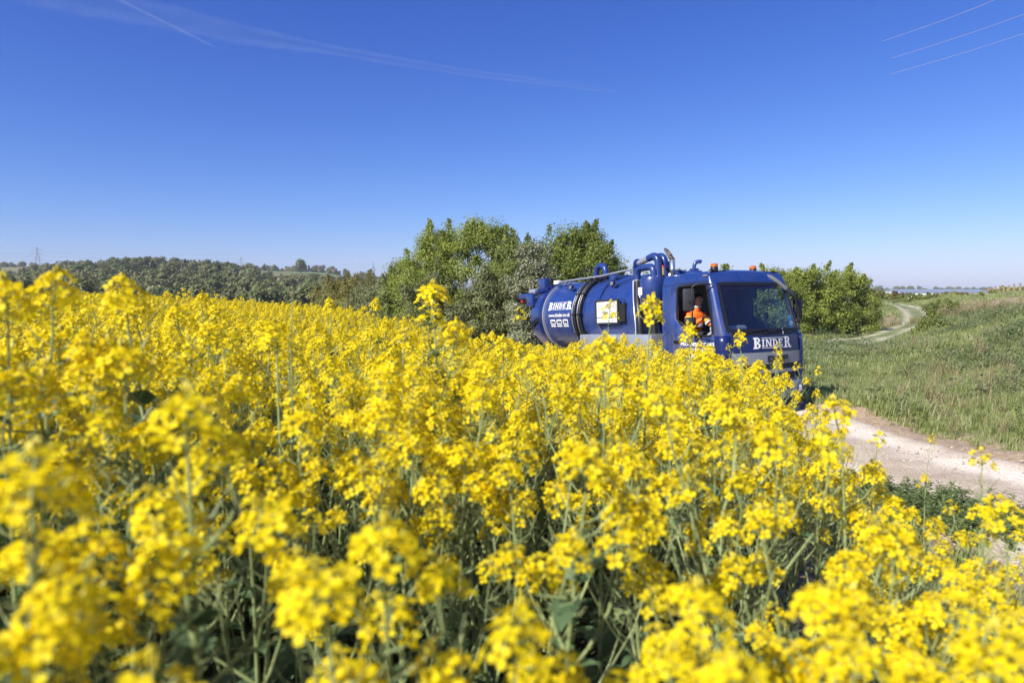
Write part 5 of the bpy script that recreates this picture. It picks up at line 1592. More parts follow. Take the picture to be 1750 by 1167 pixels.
def plant_on(name, x, y, protos, smin, smax, label, zoff=0.0):
    n = len(x)
    R_ = np.zeros((n, 3)); R_[:, 2] = RNG.random(n) * 6.28
    R_[:, 0] = RNG.normal(0, 0.12, n); R_[:, 1] = RNG.normal(0, 0.12, n)
    s = RNG.uniform(smin, smax, n) * (0.6 + 0.8 * hash_noise(x, y, 0.9, 41))
    return scatter(name, np.column_stack([x, y, ground(x, y) + zoff]), R_, np.column_stack([s, s, s * RNG.uniform(0.8, 1.2, n)]), RNG.integers(0, len(protos), n), protos, label)
x, y = sample(60000, 2.5, 22, 2.5, 24, lambda x, y: verge(x, y) * (0.45 + 0.75 * hash_noise(x, y, 0.7, 4)))
plant_on('grass', x, y, TUFTS, 0.5, 1.25, 'rough green grass on the verge beside the chalk track')
x, y = sample(80000, 1, 62, 22, 75, lambda x, y: verge(x, y) * (0.4 + 0.8 * hash_noise(x, y, 0.4, 4)))
plant_on('meadow_grass', x, y, TUFTS_FAR, 0.6, 1.3, 'rough grass on the bank and the valley floor behind the truck')
x, y = sample(60000, -2, 125, 70, 170, lambda x, y: verge(x, y) * (0.3 + 0.8 * hash_noise(x, y, 0.15, 4)))
plant_on('distant_grass', x, y, TUFTS_FAR, 1.2, 2.6, 'distant rough pasture')
x, y = sample(90000, 3, 66, 6, 85, lambda x, y: verge(x, y) * np.clip(3.2 * (0.6 * hash_noise(x, y, 0.33, 8) + 0.4 * hash_noise(x, y, 1.1, 31) - 0.44), 0, 1) * sm((x - track_x(y) - 1.9) / 2.0))
plant_on('weeds', x, y, WEEDS, 0.6, 1.5, 'dark green nettles and docks spread over the bank')
x, y = sample(16000, 5, 60, 7, 80, lambda x, y: verge(x, y) * np.clip(2.4 * (0.6 * hash_noise(x, y, 0.17, 12) + 0.4 * hash_noise(x, y, 1.3, 13) - 0.58), 0, 1))
plant_on('dry_grass', x, y, DRY, 0.6, 1.3, 'pale dry grass between the weeds')
q = on_ground(1635, 540, 14)
x, y = sample(700, q.x - 4, q.x + 4, q.y - 6, q.y + 6, lambda x, y: np.exp(-((x - q.x) / 2.6) ** 2 - ((y - q.y) / 3.5) ** 2))
plant_on('straw_patch', x, y, DRY, 0.9, 1.5, 'patch of straw-coloured grass under the bare earth of the bank')
# flat weeds in the valley meadow left of the path (taller, fenced by the strip of bare earth)
c = [on_ground(px, py, 16) for px, py in ((1380, 545), (1440, 540), (1490, 540))]
cx_ = sum(p.x for p in c) / 3; cy_ = sum(p.y for p in c) / 3
x, y = sample(9000, cx_ - 16, cx_ + 16, cy_ - 16, cy_ + 22, lambda x, y: verge(x, y) * sm((y - np.interp(x, [p.x for p in EARTH_LINE[:5]], [p.y for p in EARTH_LINE[:5]]) - 0.6) / 1.0) * sm((EARTH_LINE[4].x + 0.5 - x) / 1.0))
plant_on('tall_weeds', x, y, WEEDS + TUFTS_FAR, 1.2, 2.2, 'tall green weeds growing below the hedge behind the cab')
# stones on the track
def pebble(seed):
    bm = bmesh.new(); bmesh.ops.create_icosphere(bm, subdivisions=1, radius=0.02)
    r = random.Random(seed)
    for v in bm.verts: v.co *= r.uniform(0.7, 1.25); v.co.z *= 0.6
    me = bpy.data.meshes.new('pebble'); bm.to_mesh(me); bm.free(); me.materials.append(M_PEB); return me
M_PEB = inst_mat('chalk_pebbles', [(0.30, 0.23, 0.17), (0.42, 0.35, 0.27), (0.56, 0.48, 0.39)], rough=0.9, trans=0.0)
PEB = [pebble(i) for i in range(4)]
x, y = sample(9000, 2.5, 9.5, 3, 16, lambda x, y: (1 - sm((np.abs(x - track_x(y)) - 1.5) / 0.6)) * (0.05 + 0.5 * hash_noise(x, y, 1.4, 17) ** 2))
plant_on('gravel', x, y, PEB, 0.3, 1.3, 'loose chalk stones on the track', zoff=-0.012)

# ------------------------------------------------------------------ hedges and trees
def palette(name, stops, trans=0.3):
    return mat(name, stops[1], 0.55, spec=0.3, trans=trans, island=stops, noise=0.25, nscale=0.8)
P_BRIGHT = palette('bright_leaves', [(0.14, 0.195, 0.026), (0.27, 0.32, 0.05), (0.42, 0.45, 0.115)], 0.42)
P_MID = palette('mid_green_leaves', [(0.13, 0.175, 0.036), (0.225, 0.27, 0.06), (0.345, 0.37, 0.125)], 0.42)
P_DARK = palette('dark_leaves', [(0.095, 0.14, 0.022), (0.195, 0.245, 0.04), (0.33, 0.37, 0.085)], 0.42)
P_GREY = palette('greyish_leaves', [(0.14, 0.165, 0.058), (0.22, 0.24, 0.095), (0.32, 0.33, 0.16)], 0.4)
P_WHITE = palette('blossom_and_leaves', [(0.13, 0.155, 0.06), (0.24, 0.26, 0.13), (0.44, 0.44, 0.33)], 0.35)
P_OLIVE = palette('olive_leaves', [(0.15, 0.145, 0.03), (0.24, 0.22, 0.05), (0.33, 0.30, 0.09)], 0.35)
P_BROWN = palette('brown_buds', [(0.10, 0.075, 0.05), (0.15, 0.115, 0.075), (0.17, 0.15, 0.08)])

def leaves_mesh(name, C, N, size, m, rng):
    """one folded leaf (two quads sharing the midrib) at every centre"""
    n = len(C)
    N = N + rng.normal(0, 0.6, N.shape); N /= np.linalg.norm(N, axis=1)[:, None] + 1e-9
    U = np.cross(N, rng.normal(0, 1, N.shape)); U /= np.linalg.norm(U, axis=1)[:, None] + 1e-9
    W = np.cross(N, U)
    s = size * rng.uniform(0.6, 1.35, n)[:, None]
    V = np.empty((n, 4, 3))
    V[:, 0] = C - U * s * 0.5
    V[:, 1] = C + W * s * 0.36 + N * s * 0.08
    V[:, 2] = C + U * s * 0.5
    V[:, 3] = C - W * s * 0.36 + N * s * 0.08
    return fast_mesh(name, V.reshape(-1, 3), np.arange(4 * n).reshape(n, 4), m)

def limb_path(rng, a, b, wob, n=6):
    a, b = np.array(a, float), np.array(b, float)
    out = []
    for i in range(n):
        t = i / (n - 1)
        out.append(tuple(a + (b - a) * t + rng.normal(0, wob, 3) * math.sin(math.pi * t)))
    return out

def bush(name, label, x, y, rx, ry, h, n, m, leaf=0.085, seed=0, spikes=14, group=None, cat='bush', base=None, fullness=1.0, low=0.0):
    rng = np.random.default_rng(900 + seed)
    z0 = (gz(x, y) if base is None else base) - 0.05
    root = empty(name, (x, y, z0))
    tag(root, label, cat, group)
    # clumps through the volume, denser towards the surface
    nc = max(14, int(n / 170))
    th = rng.random(nc) * 2 * math.pi
    tz = rng.uniform(0.04, 0.97, nc) ** 0.85
    rmax = (1 - tz ** 2.6) ** 0.55 + 0.04
    lob = 1 + 0.16 * np.sin(3 * th + seed) + 0.10 * np.sin(5 * th + 2.3 * seed + 4 * tz)
    rad_ = rng.random(nc) ** 0.35 * rmax * lob
    cx = rx * rad_ * np.cos(th); cy = ry * rad_ * np.sin(th)
    cz = h * (low + (1 - low) * tz) * (0.90 + 0.12 * rng.random(nc))
    cr = rng.uniform(0.36, 0.72, nc) * (min(rx, ry, h) / 2.6) ** 0.5
    C_, N_ = [], []
    per = int(n * 0.86 / nc)
    for k in range(nc):
        d = rng.normal(0, 1, (per, 3)); d /= np.linalg.norm(d, axis=1)[:, None]
        r_ = cr[k] * rng.random(per)[:, None] ** 0.45
        C_.append(np.array([cx[k], cy[k], cz[k]]) + d * r_ * np.array([1.1, 1.1, 0.85])); N_.append(d + np.array([cx[k] / rx, cy[k] / ry, 0.5 + tz[k]]) * 0.7)
    # shoots that stand out of the outline
    ns = spikes
    for k in range(ns):
        j = rng.integers(0, nc)
        o_ = np.array([cx[j], cy[j], cz[j]])
        d = np.array([cx[j] / rx * 0.5, cy[j] / ry * 0.5, 0.9]) + rng.normal(0, 0.22, 3); d /= np.linalg.norm(d)
        L = rng.uniform(0.35, 0.95) * (h / 5) ** 0.6
        q = int(n * 0.14 / ns)
        t = rng.random(q)
        C_.append(o_ + cr[j] * 0.5 * d + d * (t * L)[:, None] + rng.normal(0, 1, (q, 3)) * (0.16 * (1 - 0.75 * t))[:, None]); N_.append(rng.normal(0, 1, (q, 3)))
    C_ = np.concatenate(C_); N_ = np.concatenate(N_)
    ok = C_[:, 2] > 0.0
    cm = leaves_mesh('crown', C_[ok], N_[ok], leaf, m, rng)
    tag(link_mesh('crown', cm, root), kind='stuff')
    for k in range(5):
        j = rng.integers(0, nc)
        b = MB()
        b.tube(limb_path(rng, (rng.normal(0, 0.2 * rx), rng.normal(0, 0.15 * ry), 0), (cx[j] * 0.8, cy[j] * 0.8, max(cz[j], 0.5 * h)), 0.12), [0.07 * h / 5, 0.06 * h / 5, 0.05 * h / 5, 0.04 * h / 5, 0.03 * h / 5, 0.015 * h / 5], 6)
        b.build('stem', M['bark'], root, smooth=60)
    return root

def twigs(name, label, x, y, h, spread, n, m, leaf, seed, lean=0.0, group=None):
    """an open, thinly leaved small tree whose branches show"""
    rng = np.random.default_rng(seed)
    z0 = gz(x, y) - 0.05
    root = empty(name, (x, y, z0)); tag(root, label, 'tree', group)
    tips = []
    def grow(a, d, L, r, lev):
        d = d / np.linalg.norm(d)
        b_ = a + d * L
        tb.tube(limb_path(rng, a, b_, 0.04 * L, 4), [r, r * 0.85, r * 0.7, r * 0.55], 5)
        for t in np.linspace(0.4, 1, 5): tips.append(a + (b_ - a) * t)
        if lev > 0:
            for k in range(3):
                grow(a + (b_ - a) * rng.uniform(0.55, 1.0), d + rng.normal(0, 0.42, 3) * np.array([spread, spread, 0.5]), L * rng.uniform(0.5, 0.75), r * 0.5, lev - 1)
    for k in range(3):
        tb = MB()
        grow(np.array([rng.normal(0, 0.1), rng.normal(0, 0.1), 0]), np.array([lean + rng.normal(0, 0.22), rng.normal(0, 0.2), 1.0]), h * rng.uniform(0.45, 0.58), 0.012 * h, 3)
        tb.build('branch', M['bark'], root, smooth=60)
    T_ = np.array(tips)
    T_ = T_[T_[:, 2] > 0.35 * h]
    C_ = T_[rng.integers(0, len(T_), n)] + rng.normal(0, 0.07, (n, 3))
    tag(link_mesh('leaf_sprays', leaves_mesh('leaf_sprays', C_, rng.normal(0, 1, (n, 3)), leaf, m, rng), root), kind='stuff')
    return root

def hx(px, Y): return (px - 875) / FPX * Y
def top_h(px, py, Y):
    p = at(px, py, Y)
    return p.z - gz(p.x, p.y)
# (name, label, px middle, px top, Y, half width m, half depth m, leaves, palette, shoots)
HEDGE = [('olive_bush', 'yellow-olive bush at the left end of the hedge', 575, 476, 58, 2.6, 2.4, 15000, P_OLIVE, 10),
         ('field_maple', 'low olive and brown bush between the end of the hedge and the pale bushes', 618, 469, 55, 2.5, 2.2, 15000, P_OLIVE, 12),
         ('pale_bush', 'pale greyish bush in the low left part of the hedge', 640, 482, 47, 2.3, 1.8, 16000, P_GREY, 8),
         ('blackthorn', 'greyish green bush below the rising left shoulder of the hedge', 672, 466, 44, 2.0, 1.8, 18000, P_GREY, 10),
         ('elder_bush', 'mid green bush on the rising left shoulder of the hedge', 696, 440, 41, 1.9, 1.8, 20000, P_MID, 14),
         ('hawthorn', 'bright green bush with twiggy top at the left of the tallest bush', 738, 388, 38, 2.0, 1.9, 34000, P_BRIGHT, 20),
         ('hawthorn', 'tallest bush of the hedge, bright green with a ragged pointed top', 815, 364, 36, 2.9, 2.2, 52000, P_BRIGHT, 26),
         ('hawthorn', 'bright green bush between the tallest bush and the pale blossoming one', 884, 396, 34, 2.0, 1.8, 32000, P_MID, 14),
         ('may_tree', 'pale blossoming hawthorn before the dark rounded tree, behind the rear of the tank', 912, 410, 30.5, 1.15, 1.2, 22000, P_WHITE, 10),
         ('grey_bush', 'grey twiggy bush low in the hedge left of the truck rear', 850, 470, 32, 2.2, 1.1, 26000, P_GREY, 12),
         ('grey_bush', 'grey-green bush low in the hedge below the bright left shoulder', 750, 465, 35, 2.2, 1.1, 22000, P_GREY, 12),
         ('dark_tree', 'dark green rounded tree right behind the tank', 992, 378, 33.5, 2.6, 2.2, 58000, P_DARK, 26),
         ('dark_tree', 'dark green shoulder of foliage between the blossoming hawthorn and the rounded tree', 938, 397, 34.5, 1.6, 1.6, 20000, P_DARK, 12),
         ('hedge_bush', 'yellowish green hedge bush seen over the cab roof beside the exhaust', 1165, 462, 38, 2.0, 1.7, 20000, P_BRIGHT, 12),
         ('hedge_bush', 'hedge bush seen above the cab roof between exhaust and first beacon', 1240, 463, 41, 2.4, 1.9, 22000, P_MID, 12),
         ('hedge_bush', 'yellow-green hedge bush right behind the second beacon', 1312, 457, 43, 2.5, 2.0, 32000, P_BRIGHT, 16),
         ('hedge_bush', 'yellow-green hedge bush in the middle of the hedge right of the cab', 1378, 455, 45, 2.7, 2.0, 36000, P_BRIGHT, 16),
         ('hedge_bush', 'yellow-green rounded bush at the right end of the hedge', 1440, 460, 47, 2.3, 2.0, 34000, P_BRIGHT, 14),
         ('end_bush', 'small greyish bush at the very right end of the hedge', 1476, 482, 50, 0.9, 1.0, 7000, P_GREY, 6)]
for i, (nm, lab, px, py, Y, rx, ry, n, m, sp_) in enumerate(HEDGE):
    p = at(px, py, Y)
    bush(nm, lab, p.x, Y, rx, ry, top_h(px, py, Y) * 0.98, n, m, seed=i, spikes=sp_, leaf=0.095 if Y < 40 else 0.11, group='bushes of the hedge behind the truck')
p = at(1086, 470, 33); twigs('bare_twigs', 'thin half-bare tree whose fine branches show right of the dark rounded tree', hx(1070, 33), 33, top_h(1086, 408, 33) * 0.92, 0.85, 3200, P_DARK, 0.08, 5, lean=0.12)
twigs('sapling', 'slim sapling standing above the low left part of the hedge', hx(651, 52), 52, top_h(651, 436, 52) * 0.66, 0.35, 900, P_GREY, 0.10, 8)
twigs('briar', 'arching briar shoots above the hedge right of the cab', hx(1400, 46), 46, top_h(1400, 436, 46) * 0.72, 0.7, 500, P_DARK, 0.10, 9)

# brambles on the bank and weeds beside the crop
for i, (px, py, rx, h, n, m, lab) in enumerate(((1592, 552, 0.55, 0.85, 3000, P_DARK, 'dark bramble bush beside the bend of the grassy path'),
                                               (1590, 568, 1.0, 0.65, 5000, P_MID, 'low green bush under the dark bramble at the path bend'),
                                               (1612, 536, 1.5, 1.2, 6000, P_MID, 'broad green bush below the bare earth of the bank'),
                                               (1560, 517, 3.0, 0.9, 6000, P_MID, 'green bush beyond the path where it bends away'))):
    q = on_ground(px, py, 14)
    bush('bramble', lab, q.x, q.y, rx, rx * 0.8, h, n, m, leaf=0.12, seed=60 + i, spikes=8)
P_WEED = palette('feathery_leaves', [(0.18, 0.25, 0.09), (0.26, 0.34, 0.13), (0.36, 0.42, 0.19)], 0.45)
def weed_clump(label, x, y, r, h, n, seed, m):
    rng = np.random.default_rng(seed)
    root = empty('weed_clump', (x, y, gz(x, y) - 0.02)); tag(root, label, 'plant')
    for k in range(n):
        a = rng.random() * 6.28; q = r * math.sqrt(rng.random())
        b0 = np.array([math.cos(a) * q, math.sin(a) * q, 0]); hh = h * rng.uniform(0.6, 1.05) * (1 - 0.4 * (q / r) ** 2)
        tp = b0 + np.array([rng.normal(0, 0.10), rng.normal(0, 0.10), hh])
        nl = 60
        t = rng.uniform(0.15, 1, nl)
        C_ = b0 + (tp - b0) * t[:, None]
        ang = rng.random(nl) * 6.28
        U = np.stack([np.cos(ang), np.sin(ang), rng.uniform(0.2, 0.9, nl)], 1); U /= np.linalg.norm(U, axis=1)[:, None]
        W = np.stack([-np.sin(ang), np.cos(ang), np.zeros(nl)], 1)
        L = (0.10 * (1.1 - 0.6 * t) * rng.uniform(0.7, 1.2, nl))[:, None]
        V = np.stack([C_, C_ + U * L * 0.5 + W * L * 0.13, C_ + U * L - np.array([0, 0, 0.2]) * L, C_ + U * L * 0.5 - W * L * 0.13], 1)
        me = fast_mesh('shoot', V.reshape(-1, 3), np.arange(nl * 4).reshape(nl, 4), m)
        link_mesh('shoot', me, root)
for i, (px, py, r, h, n, lab) in enumerate(((1640, 905, 0.55, 0.42, 60, 'leafy grey-green weeds at the near edge of the chalk track'),
                                           (1590, 880, 0.4, 0.36, 40, 'leafy weeds left of the bigger clump at the edge of the crop'),
                                           (1500, 860, 0.45, 0.35, 40, 'weeds half hidden by rape flowers where the crop meets the track'))):
    q = on_ground(px, py, 2.5)
    weed_clump(lab, q.x, q.y, r, h, n, 300 + i, P_WEED)

# far trees: a few kinds, copied over the wooded hill
def tree_mats(nm, stops): return inst_mat(nm, stops, trans=0.2)
FT = [tree_mats('far_leaves', [(0.085, 0.105, 0.036), (0.13, 0.155, 0.05), (0.185, 0.20, 0.07), (0.26, 0.25, 0.105)]),
      tree_mats('far_brown_leaves', [(0.14, 0.12, 0.075), (0.19, 0.16, 0.105), (0.23, 0.20, 0.13)]),
      tree_mats('far_dark_leaves', [(0.03, 0.045, 0.025), (0.05, 0.068, 0.036), (0.07, 0.09, 0.05)])]
def far_tree(seed, r, h, n, m, conic=False):
    rng = np.random.default_rng(seed)
    nb_ = 12
    C_ = []
    for k in range(nb_):
        if conic:
            t = rng.random(); o_ = np.array([rng.normal(0, r * 0.4 * (1 - t)), rng.normal(0, r * 0.4 * (1 - t)), h * (0.12 + 0.85 * t)]); rr_ = r * 0.5 * (1.05 - t)
        else:
            a = rng.random() * 6.28; q = r * 0.62 * math.sqrt(rng.random())
            o_ = np.array([math.cos(a) * q, math.sin(a) * q, h * rng.uniform(0.35, 0.86)]); rr_ = r * rng.uniform(0.3, 0.48)
        d = rng.normal(0, 1, (n // nb_, 3)); d /= np.linalg.norm(d, axis=1)[:, None]
        C_.append(o_ + d * rr_ * rng.uniform(0.6, 1.05, (n // nb_, 1)))
    C_ = np.concatenate(C_)
    N = C_ - np.array([0, 0, h * 0.5])
    N = N / (np.linalg.norm(N, axis=1)[:, None] + 1e-9)
    N = N + rng.normal(0, 0.5, N.shape)
    U = np.cross(N, rng.normal(0, 1, N.shape)); U /= np.linalg.norm(U, axis=1)[:, None]; W = np.cross(N, U); W /= np.linalg.norm(W, axis=1)[:, None]
    s = 0.095 * r * rng.uniform(0.7, 1.3, (len(C_), 1))
    V = np.stack([C_ - U * s, C_ + W * s, C_ + U * s, C_ - W * s], 1).reshape(-1, 3)
    Qf = np.arange(len(V)).reshape(-1, 4)
    # trunk
    k = len(V); tr_ = 0.035 * h
    T_ = [(tr_ * math.cos(a), tr_ * math.sin(a), z) for z in (-1.5, h * 0.55) for a in np.arange(0, 6.28, 1.5708)]
    V = np.concatenate([V, np.array(T_)]); Qt = np.array([(k + j, k + (j + 1) % 4, k + 4 + (j + 1) % 4, k + 4 + j) for j in range(4)])
    mi = np.concatenate([np.zeros(len(Qf), int), np.ones(4, int)])
    return fast_mesh('far_tree', V, np.concatenate([Qf, Qt]), [m, M['bark']], mi)
FAR = [far_tree(1, 5.0, 11, 1500, FT[0]), far_tree(2, 4.4, 9.5, 1400, FT[0]), far_tree(3, 5.6, 12, 1600, FT[0]), far_tree(4, 4.6, 9, 1300, FT[1]), far_tree(5, 4.2, 12, 1400, FT[2], True), far_tree(6, 3.6, 6.5, 1200, FT[2]), far_tree(7, 4.8, 8.5, 1400, FT[0])]
WB = [0, 0, 1, 1, 2, 2, 3, 6, 6, 5]
trees = []                                   # x, y, kind, size, zone
def zone(y0, y1, a0, a1, step, zn, size=(0.75, 1.15), kinds=WB, thinning=0.0):
    for y in np.arange(y0, y1, step):
        for x in np.arange(a0 * y, a1 * y, step):
            xx, yy = x + RNG.uniform(-.45, .45) * step, y + RNG.uniform(-.45, .45) * step
            if RNG.random() < thinning: continue
            trees.append((xx, yy, kinds[RNG.integers(0, len(kinds))], RNG.uniform(*size), zn))
zone(165, 330, -0.84, -0.17, 9.0, 'valley', (0.6, 1.0))
zone(330, 600, -0.70, -0.375, 9.5, 'hill', (0.75, 1.15), WB + [4])
zone(330, 640, -0.84, -0.70, 13, 'valley', (0.5, 0.8))
zone(330, 520, -0.375, -0.16, 10.5, 'valley', (0.55, 0.85))
zone(890, 925, -0.41, -0.19, 11, 'row', (0.75, 1.15), [0, 2, 4, 6, 3])
zone(900, 925, -0.88, -0.66, 12, 'ridge', (0.6, 0.95), [0, 1, 5, 6])
zone(1080, 1130, 0.50, 0.80, 13, 'right', (0.9, 1.3), [0, 1, 2, 3, 6, 5])
zone(700, 715, 0.585, 0.70, 7, 'hedgerow', (0.42, 0.62), [5])
trees.append((-0.308 * 700, 700, 2, 1.25, 'oak'))
T_ = trees
lab = {'valley': ('tree in the wood that fills the valley beyond the crop', 'trees of the valley wood beyond the crop'), 'hill': ('tree on the wooded hill at the left', 'trees of the wooded hill at the left'),
       'row': ('tree in the row behind the pale green meadow', 'trees in the row behind the meadow'), 'ridge': ('tree on the low ridge under the power lines', 'trees on the ridge under the power lines'),
       'right': ('far tree behind the long white building', 'far trees behind the long building'), 'hedgerow': ('dark shrub in the row before the long white building', 'dark shrubs before the long building'), 'oak': ('round oak standing alone in the pale green meadow', None)}
def score(t):
    x, y, k, s, zn = t
    px = 875 + FPX * x / y
    if not -25 < px < 1775: return -1
    if zn == 'valley': return 1.0 if 150 < y < 235 and px < 640 else (0.15 if px < 640 else -1)
    return {'hill': 0.8 + 0.5 * (y > 520), 'row': 1.6, 'ridge': 1.2, 'right': 0.9, 'hedgerow': 1.3, 'oak': 9}[zn]
sc_ = np.array([score(t) + 0.35 * RNG.random() for t in T_])
ordr = np.argsort(-sc_)
ind = [i for i in ordr[:285] if sc_[i] > 0]
inds = set(int(i) for i in ind)
def tband(t):
    x, y, k, sz, zn = t
    if zn == 'hill': return ('hill', 'on the crest of the wooded hill') if y > 545 else ('hill', 'on the upper slope of the wooded hill') if y > 470 else ('hill', 'on the middle slope of the wooded hill') if y > 400 else ('hill', 'at the foot of the wooded hill')
    if zn == 'valley': return ('valley', 'in the valley wood beyond the crop') if y > 195 else ('valley', 'at the near edge of the valley wood')
    if zn == 'row': return ('row', 'in the front line behind the pale meadow') if y < 907 else ('row', 'in the back line behind the pale meadow')
    if zn == 'ridge': return ('ridge', 'on the low ridge under the power lines')
    if zn == 'right': return ('right', 'in the front line behind the long white building') if y < 1105 else ('right', 'in the back line behind the long white building')
    if zn == 'hedgerow': return ('hedgerow', 'in the front row before the long white building') if y < 706 else ('hedgerow', 'in the back row before the long white building')
    return ('oak', '')
bands = {}
for i in ind: bands.setdefault(tband(T_[i]) + ({3: 'brownish half-leafed tree', 4: 'dark conifer', 5: 'dark shrub'}.get(T_[i][2], 'green tree'),), []).append(i)
for (zn, where, what), mem in bands.items():
    mem.sort(key=lambda i: T_[i][0] / T_[i][1])
    for k_, i in enumerate(mem):
        x, y, k, sz, _z = T_[i]
        o = link_mesh({5: 'shrub', 4: 'conifer'}.get(k, 'far_tree'), FAR[k])
        o.location = (x, y, gz(x, y)); o.rotation_euler = (0, 0, float(RNG.random() * 6.28)); o.scale = (sz, sz, sz)
        l_, g_ = lab[zn]
        if zn != 'oak': l_ = ('only %s %s' % (what, where)) if len(mem) == 1 else '%s %s from the left %s' % (nth(k_ + 1), what, where)
        tag(o, l_, 'shrub' if k == 5 else 'tree', g_)
rest = [T_[i] for i in range(len(T_)) if i not in inds]
X = np.array([t[0] for t in rest]); Y_ = np.array([t[1] for t in rest]); ss = np.array([t[3] for t in rest])
R_ = np.zeros((len(rest), 3)); R_[:, 2] = RNG.random(len(rest)) * 6.28
scatter('woodland', np.column_stack([X, Y_, ground(X, Y_)]), R_, np.column_stack([ss, ss, ss]), [t[2] for t in rest], FAR, 'wood covering the valley and the hill far off')
# shrubs on the skyline of the bank and by the far end of the path
for i, (px, py, Y, r, h, m) in enumerate(((1500, 499, 150, 4.5, 2.6, P_OLIVE), (1520, 501, 165, 5, 2.6, P_MID), (1538, 499, 190, 3.5, 3.0, P_BROWN), (1562, 502, 180, 3.0, 2.4, P_MID), (1580, 506.5, 130, 4, 1.2, P_MID), (1610, 507, 125, 4, 1.0, P_MID), (1640, 506, 120, 4, 0.9, P_OLIVE), (1725, 491, 170, 9, 2.5, P_BRIGHT), (1750, 488, 165, 8, 3.0, P_BRIGHT), (1490, 496, 200, 5, 4, P_BROWN))):
    p = at(px, py, Y)
    hh = max(0.9, p.z - gz(p.x, Y))
    bush('skyline_shrub', ['olive shrub near the far end of the grassy path', 'green shrub beyond the far end of the path', 'brown half-bare shrub before the left end of the long building', 'green shrub before the left end of the long building', 'low green shrub before the middle of the long building', 'low green shrub left of the bare earth skyline', 'olive scrub below the right part of the long building', 'bright green scrub behind the fence posts', 'bright green scrub at the right edge behind the fence posts', 'brown shrub right beyond the hedge end'][i],
         p.x, Y, r, r * 0.7, hh, 3000, m, leaf=0.45, seed=80 + i, spikes=5, group='shrubs on the right skyline')

# pale meadow on the far slope
V = []
ny_, nx_ = 24, 40
for j in range(ny_ + 1):
    y = 705 + 178 * j / ny_
    for i in range(nx_ + 1):
        V.append((y * (-0.40 + 0.20 * i / nx_), y, 0))
V = np.array(V); V[:, 2] = ground(V[:, 0], V[:, 1]) + 0.25
ix = np.arange(len(V)).reshape(ny_ + 1, nx_ + 1)
tag(link_mesh('meadow', fast_mesh('meadow', V, np.stack([ix[:-1, :-1], ix[:-1, 1:], ix[1:, 1:], ix[1:, :-1]], -1).reshape(-1, 4), mat('meadow_grass_far', (0.16, 0.24, 0.075), 0.95, noise=0.2, nscale=0.02), smooth=True)), kind='structure')

# long low building far right
bX0, bX1, bY, bz = hx(1537, 800), hx(1690, 800), 800, -8.5
bld = empty('warehouse', ((bX0 + bX1) / 2, bY, bz))
tag(bld, 'long low white building with blue-grey roof far off at the right', 'building')
L_ = (bX1 - bX0) / 2
def bpart(name, a, c, m):
    b = MB(); b.box(a, c); return b.build(name, m, bld)
wallw = mat('white_cladding', (0.75, 0.77, 0.80), 0.6); roofm = mat('blue_grey_roof', (0.20, 0.24, 0.33), 0.6)
bpart('wall', (-L_, 0, 0), (L_, 40, 6.9), wallw)
b = MB()
b.add([(-L_ - 0.5, -0.6, 6.9), (L_ + 0.5, -0.6, 6.9), (L_ + 0.5, 40.6, 6.9), (-L_ - 0.5, 40.6, 6.9), (-L_ - 0.5, 20, 9.9), (L_ + 0.5, 20, 9.9)], [(0, 1, 5, 4), (2, 3, 4, 5), (1, 2, 5), (3, 0, 4), (3, 2, 1, 0)])
b.build('roof', roofm, bld)
bpart('fascia', (-L_ - 0.4, -0.75, 6.0), (L_ + 0.4, -0.1, 6.88), roofm)
for k in range(9): 
    xk = -L_ + (k + 0.5) * 2 * L_ / 9
    bpart('door', (xk - 2, -0.15, 0), (xk + 2, -0.02, 4.2), mat('loading_door', (0.55, 0.57, 0.62), 0.5) if k == 0 else bpy.data.materials['loading_door'])
p = at(1667, 499, 640)
b = MB(); 
ox = empty('lorry_trailer', (p.x, 640, gz(p.x, 640))); tag(ox, 'pale blue-white trailer parked at the right end of the long building', 'trailer')
b.box((-7, 0, 1.1), (7, 2.5, 4.6), bev=0.05); b.build('box_body', mat('pale_blue_side', (0.35, 0.38, 0.62), 0.5), ox)
for xx in (-5, -4, 4, 5):
    b = MB(); b.lathe([(0.25, -0.15), (0.5, -0.15), (0.5, 0.15), (0.25, 0.15)], 'y', (xx, 0.1, 0.5), 14); b.build('wheel', M['tyre'], ox)
b = MB(); b.box((-6.5, 0.4, 0.75), (6.5, 2.1, 1.098)); b.build('chassis', M['black'], ox)
p = at(1683, 499, 640)
ox = empty('white_container', (p.x, 640, gz(p.x, 640))); tag(ox, 'small white container right of the trailer by the long building', 'container')
b = MB(); b.box((-3.6, 0, 0), (3.6, 2.4, 3.6), bev=0.04); b.build('box_body', M['white'], ox)
b = MB(); b.box((-1.0, -0.06, 0.2), (1.0, -0.005, 3.2)); b.build('door', M['silver'], ox)

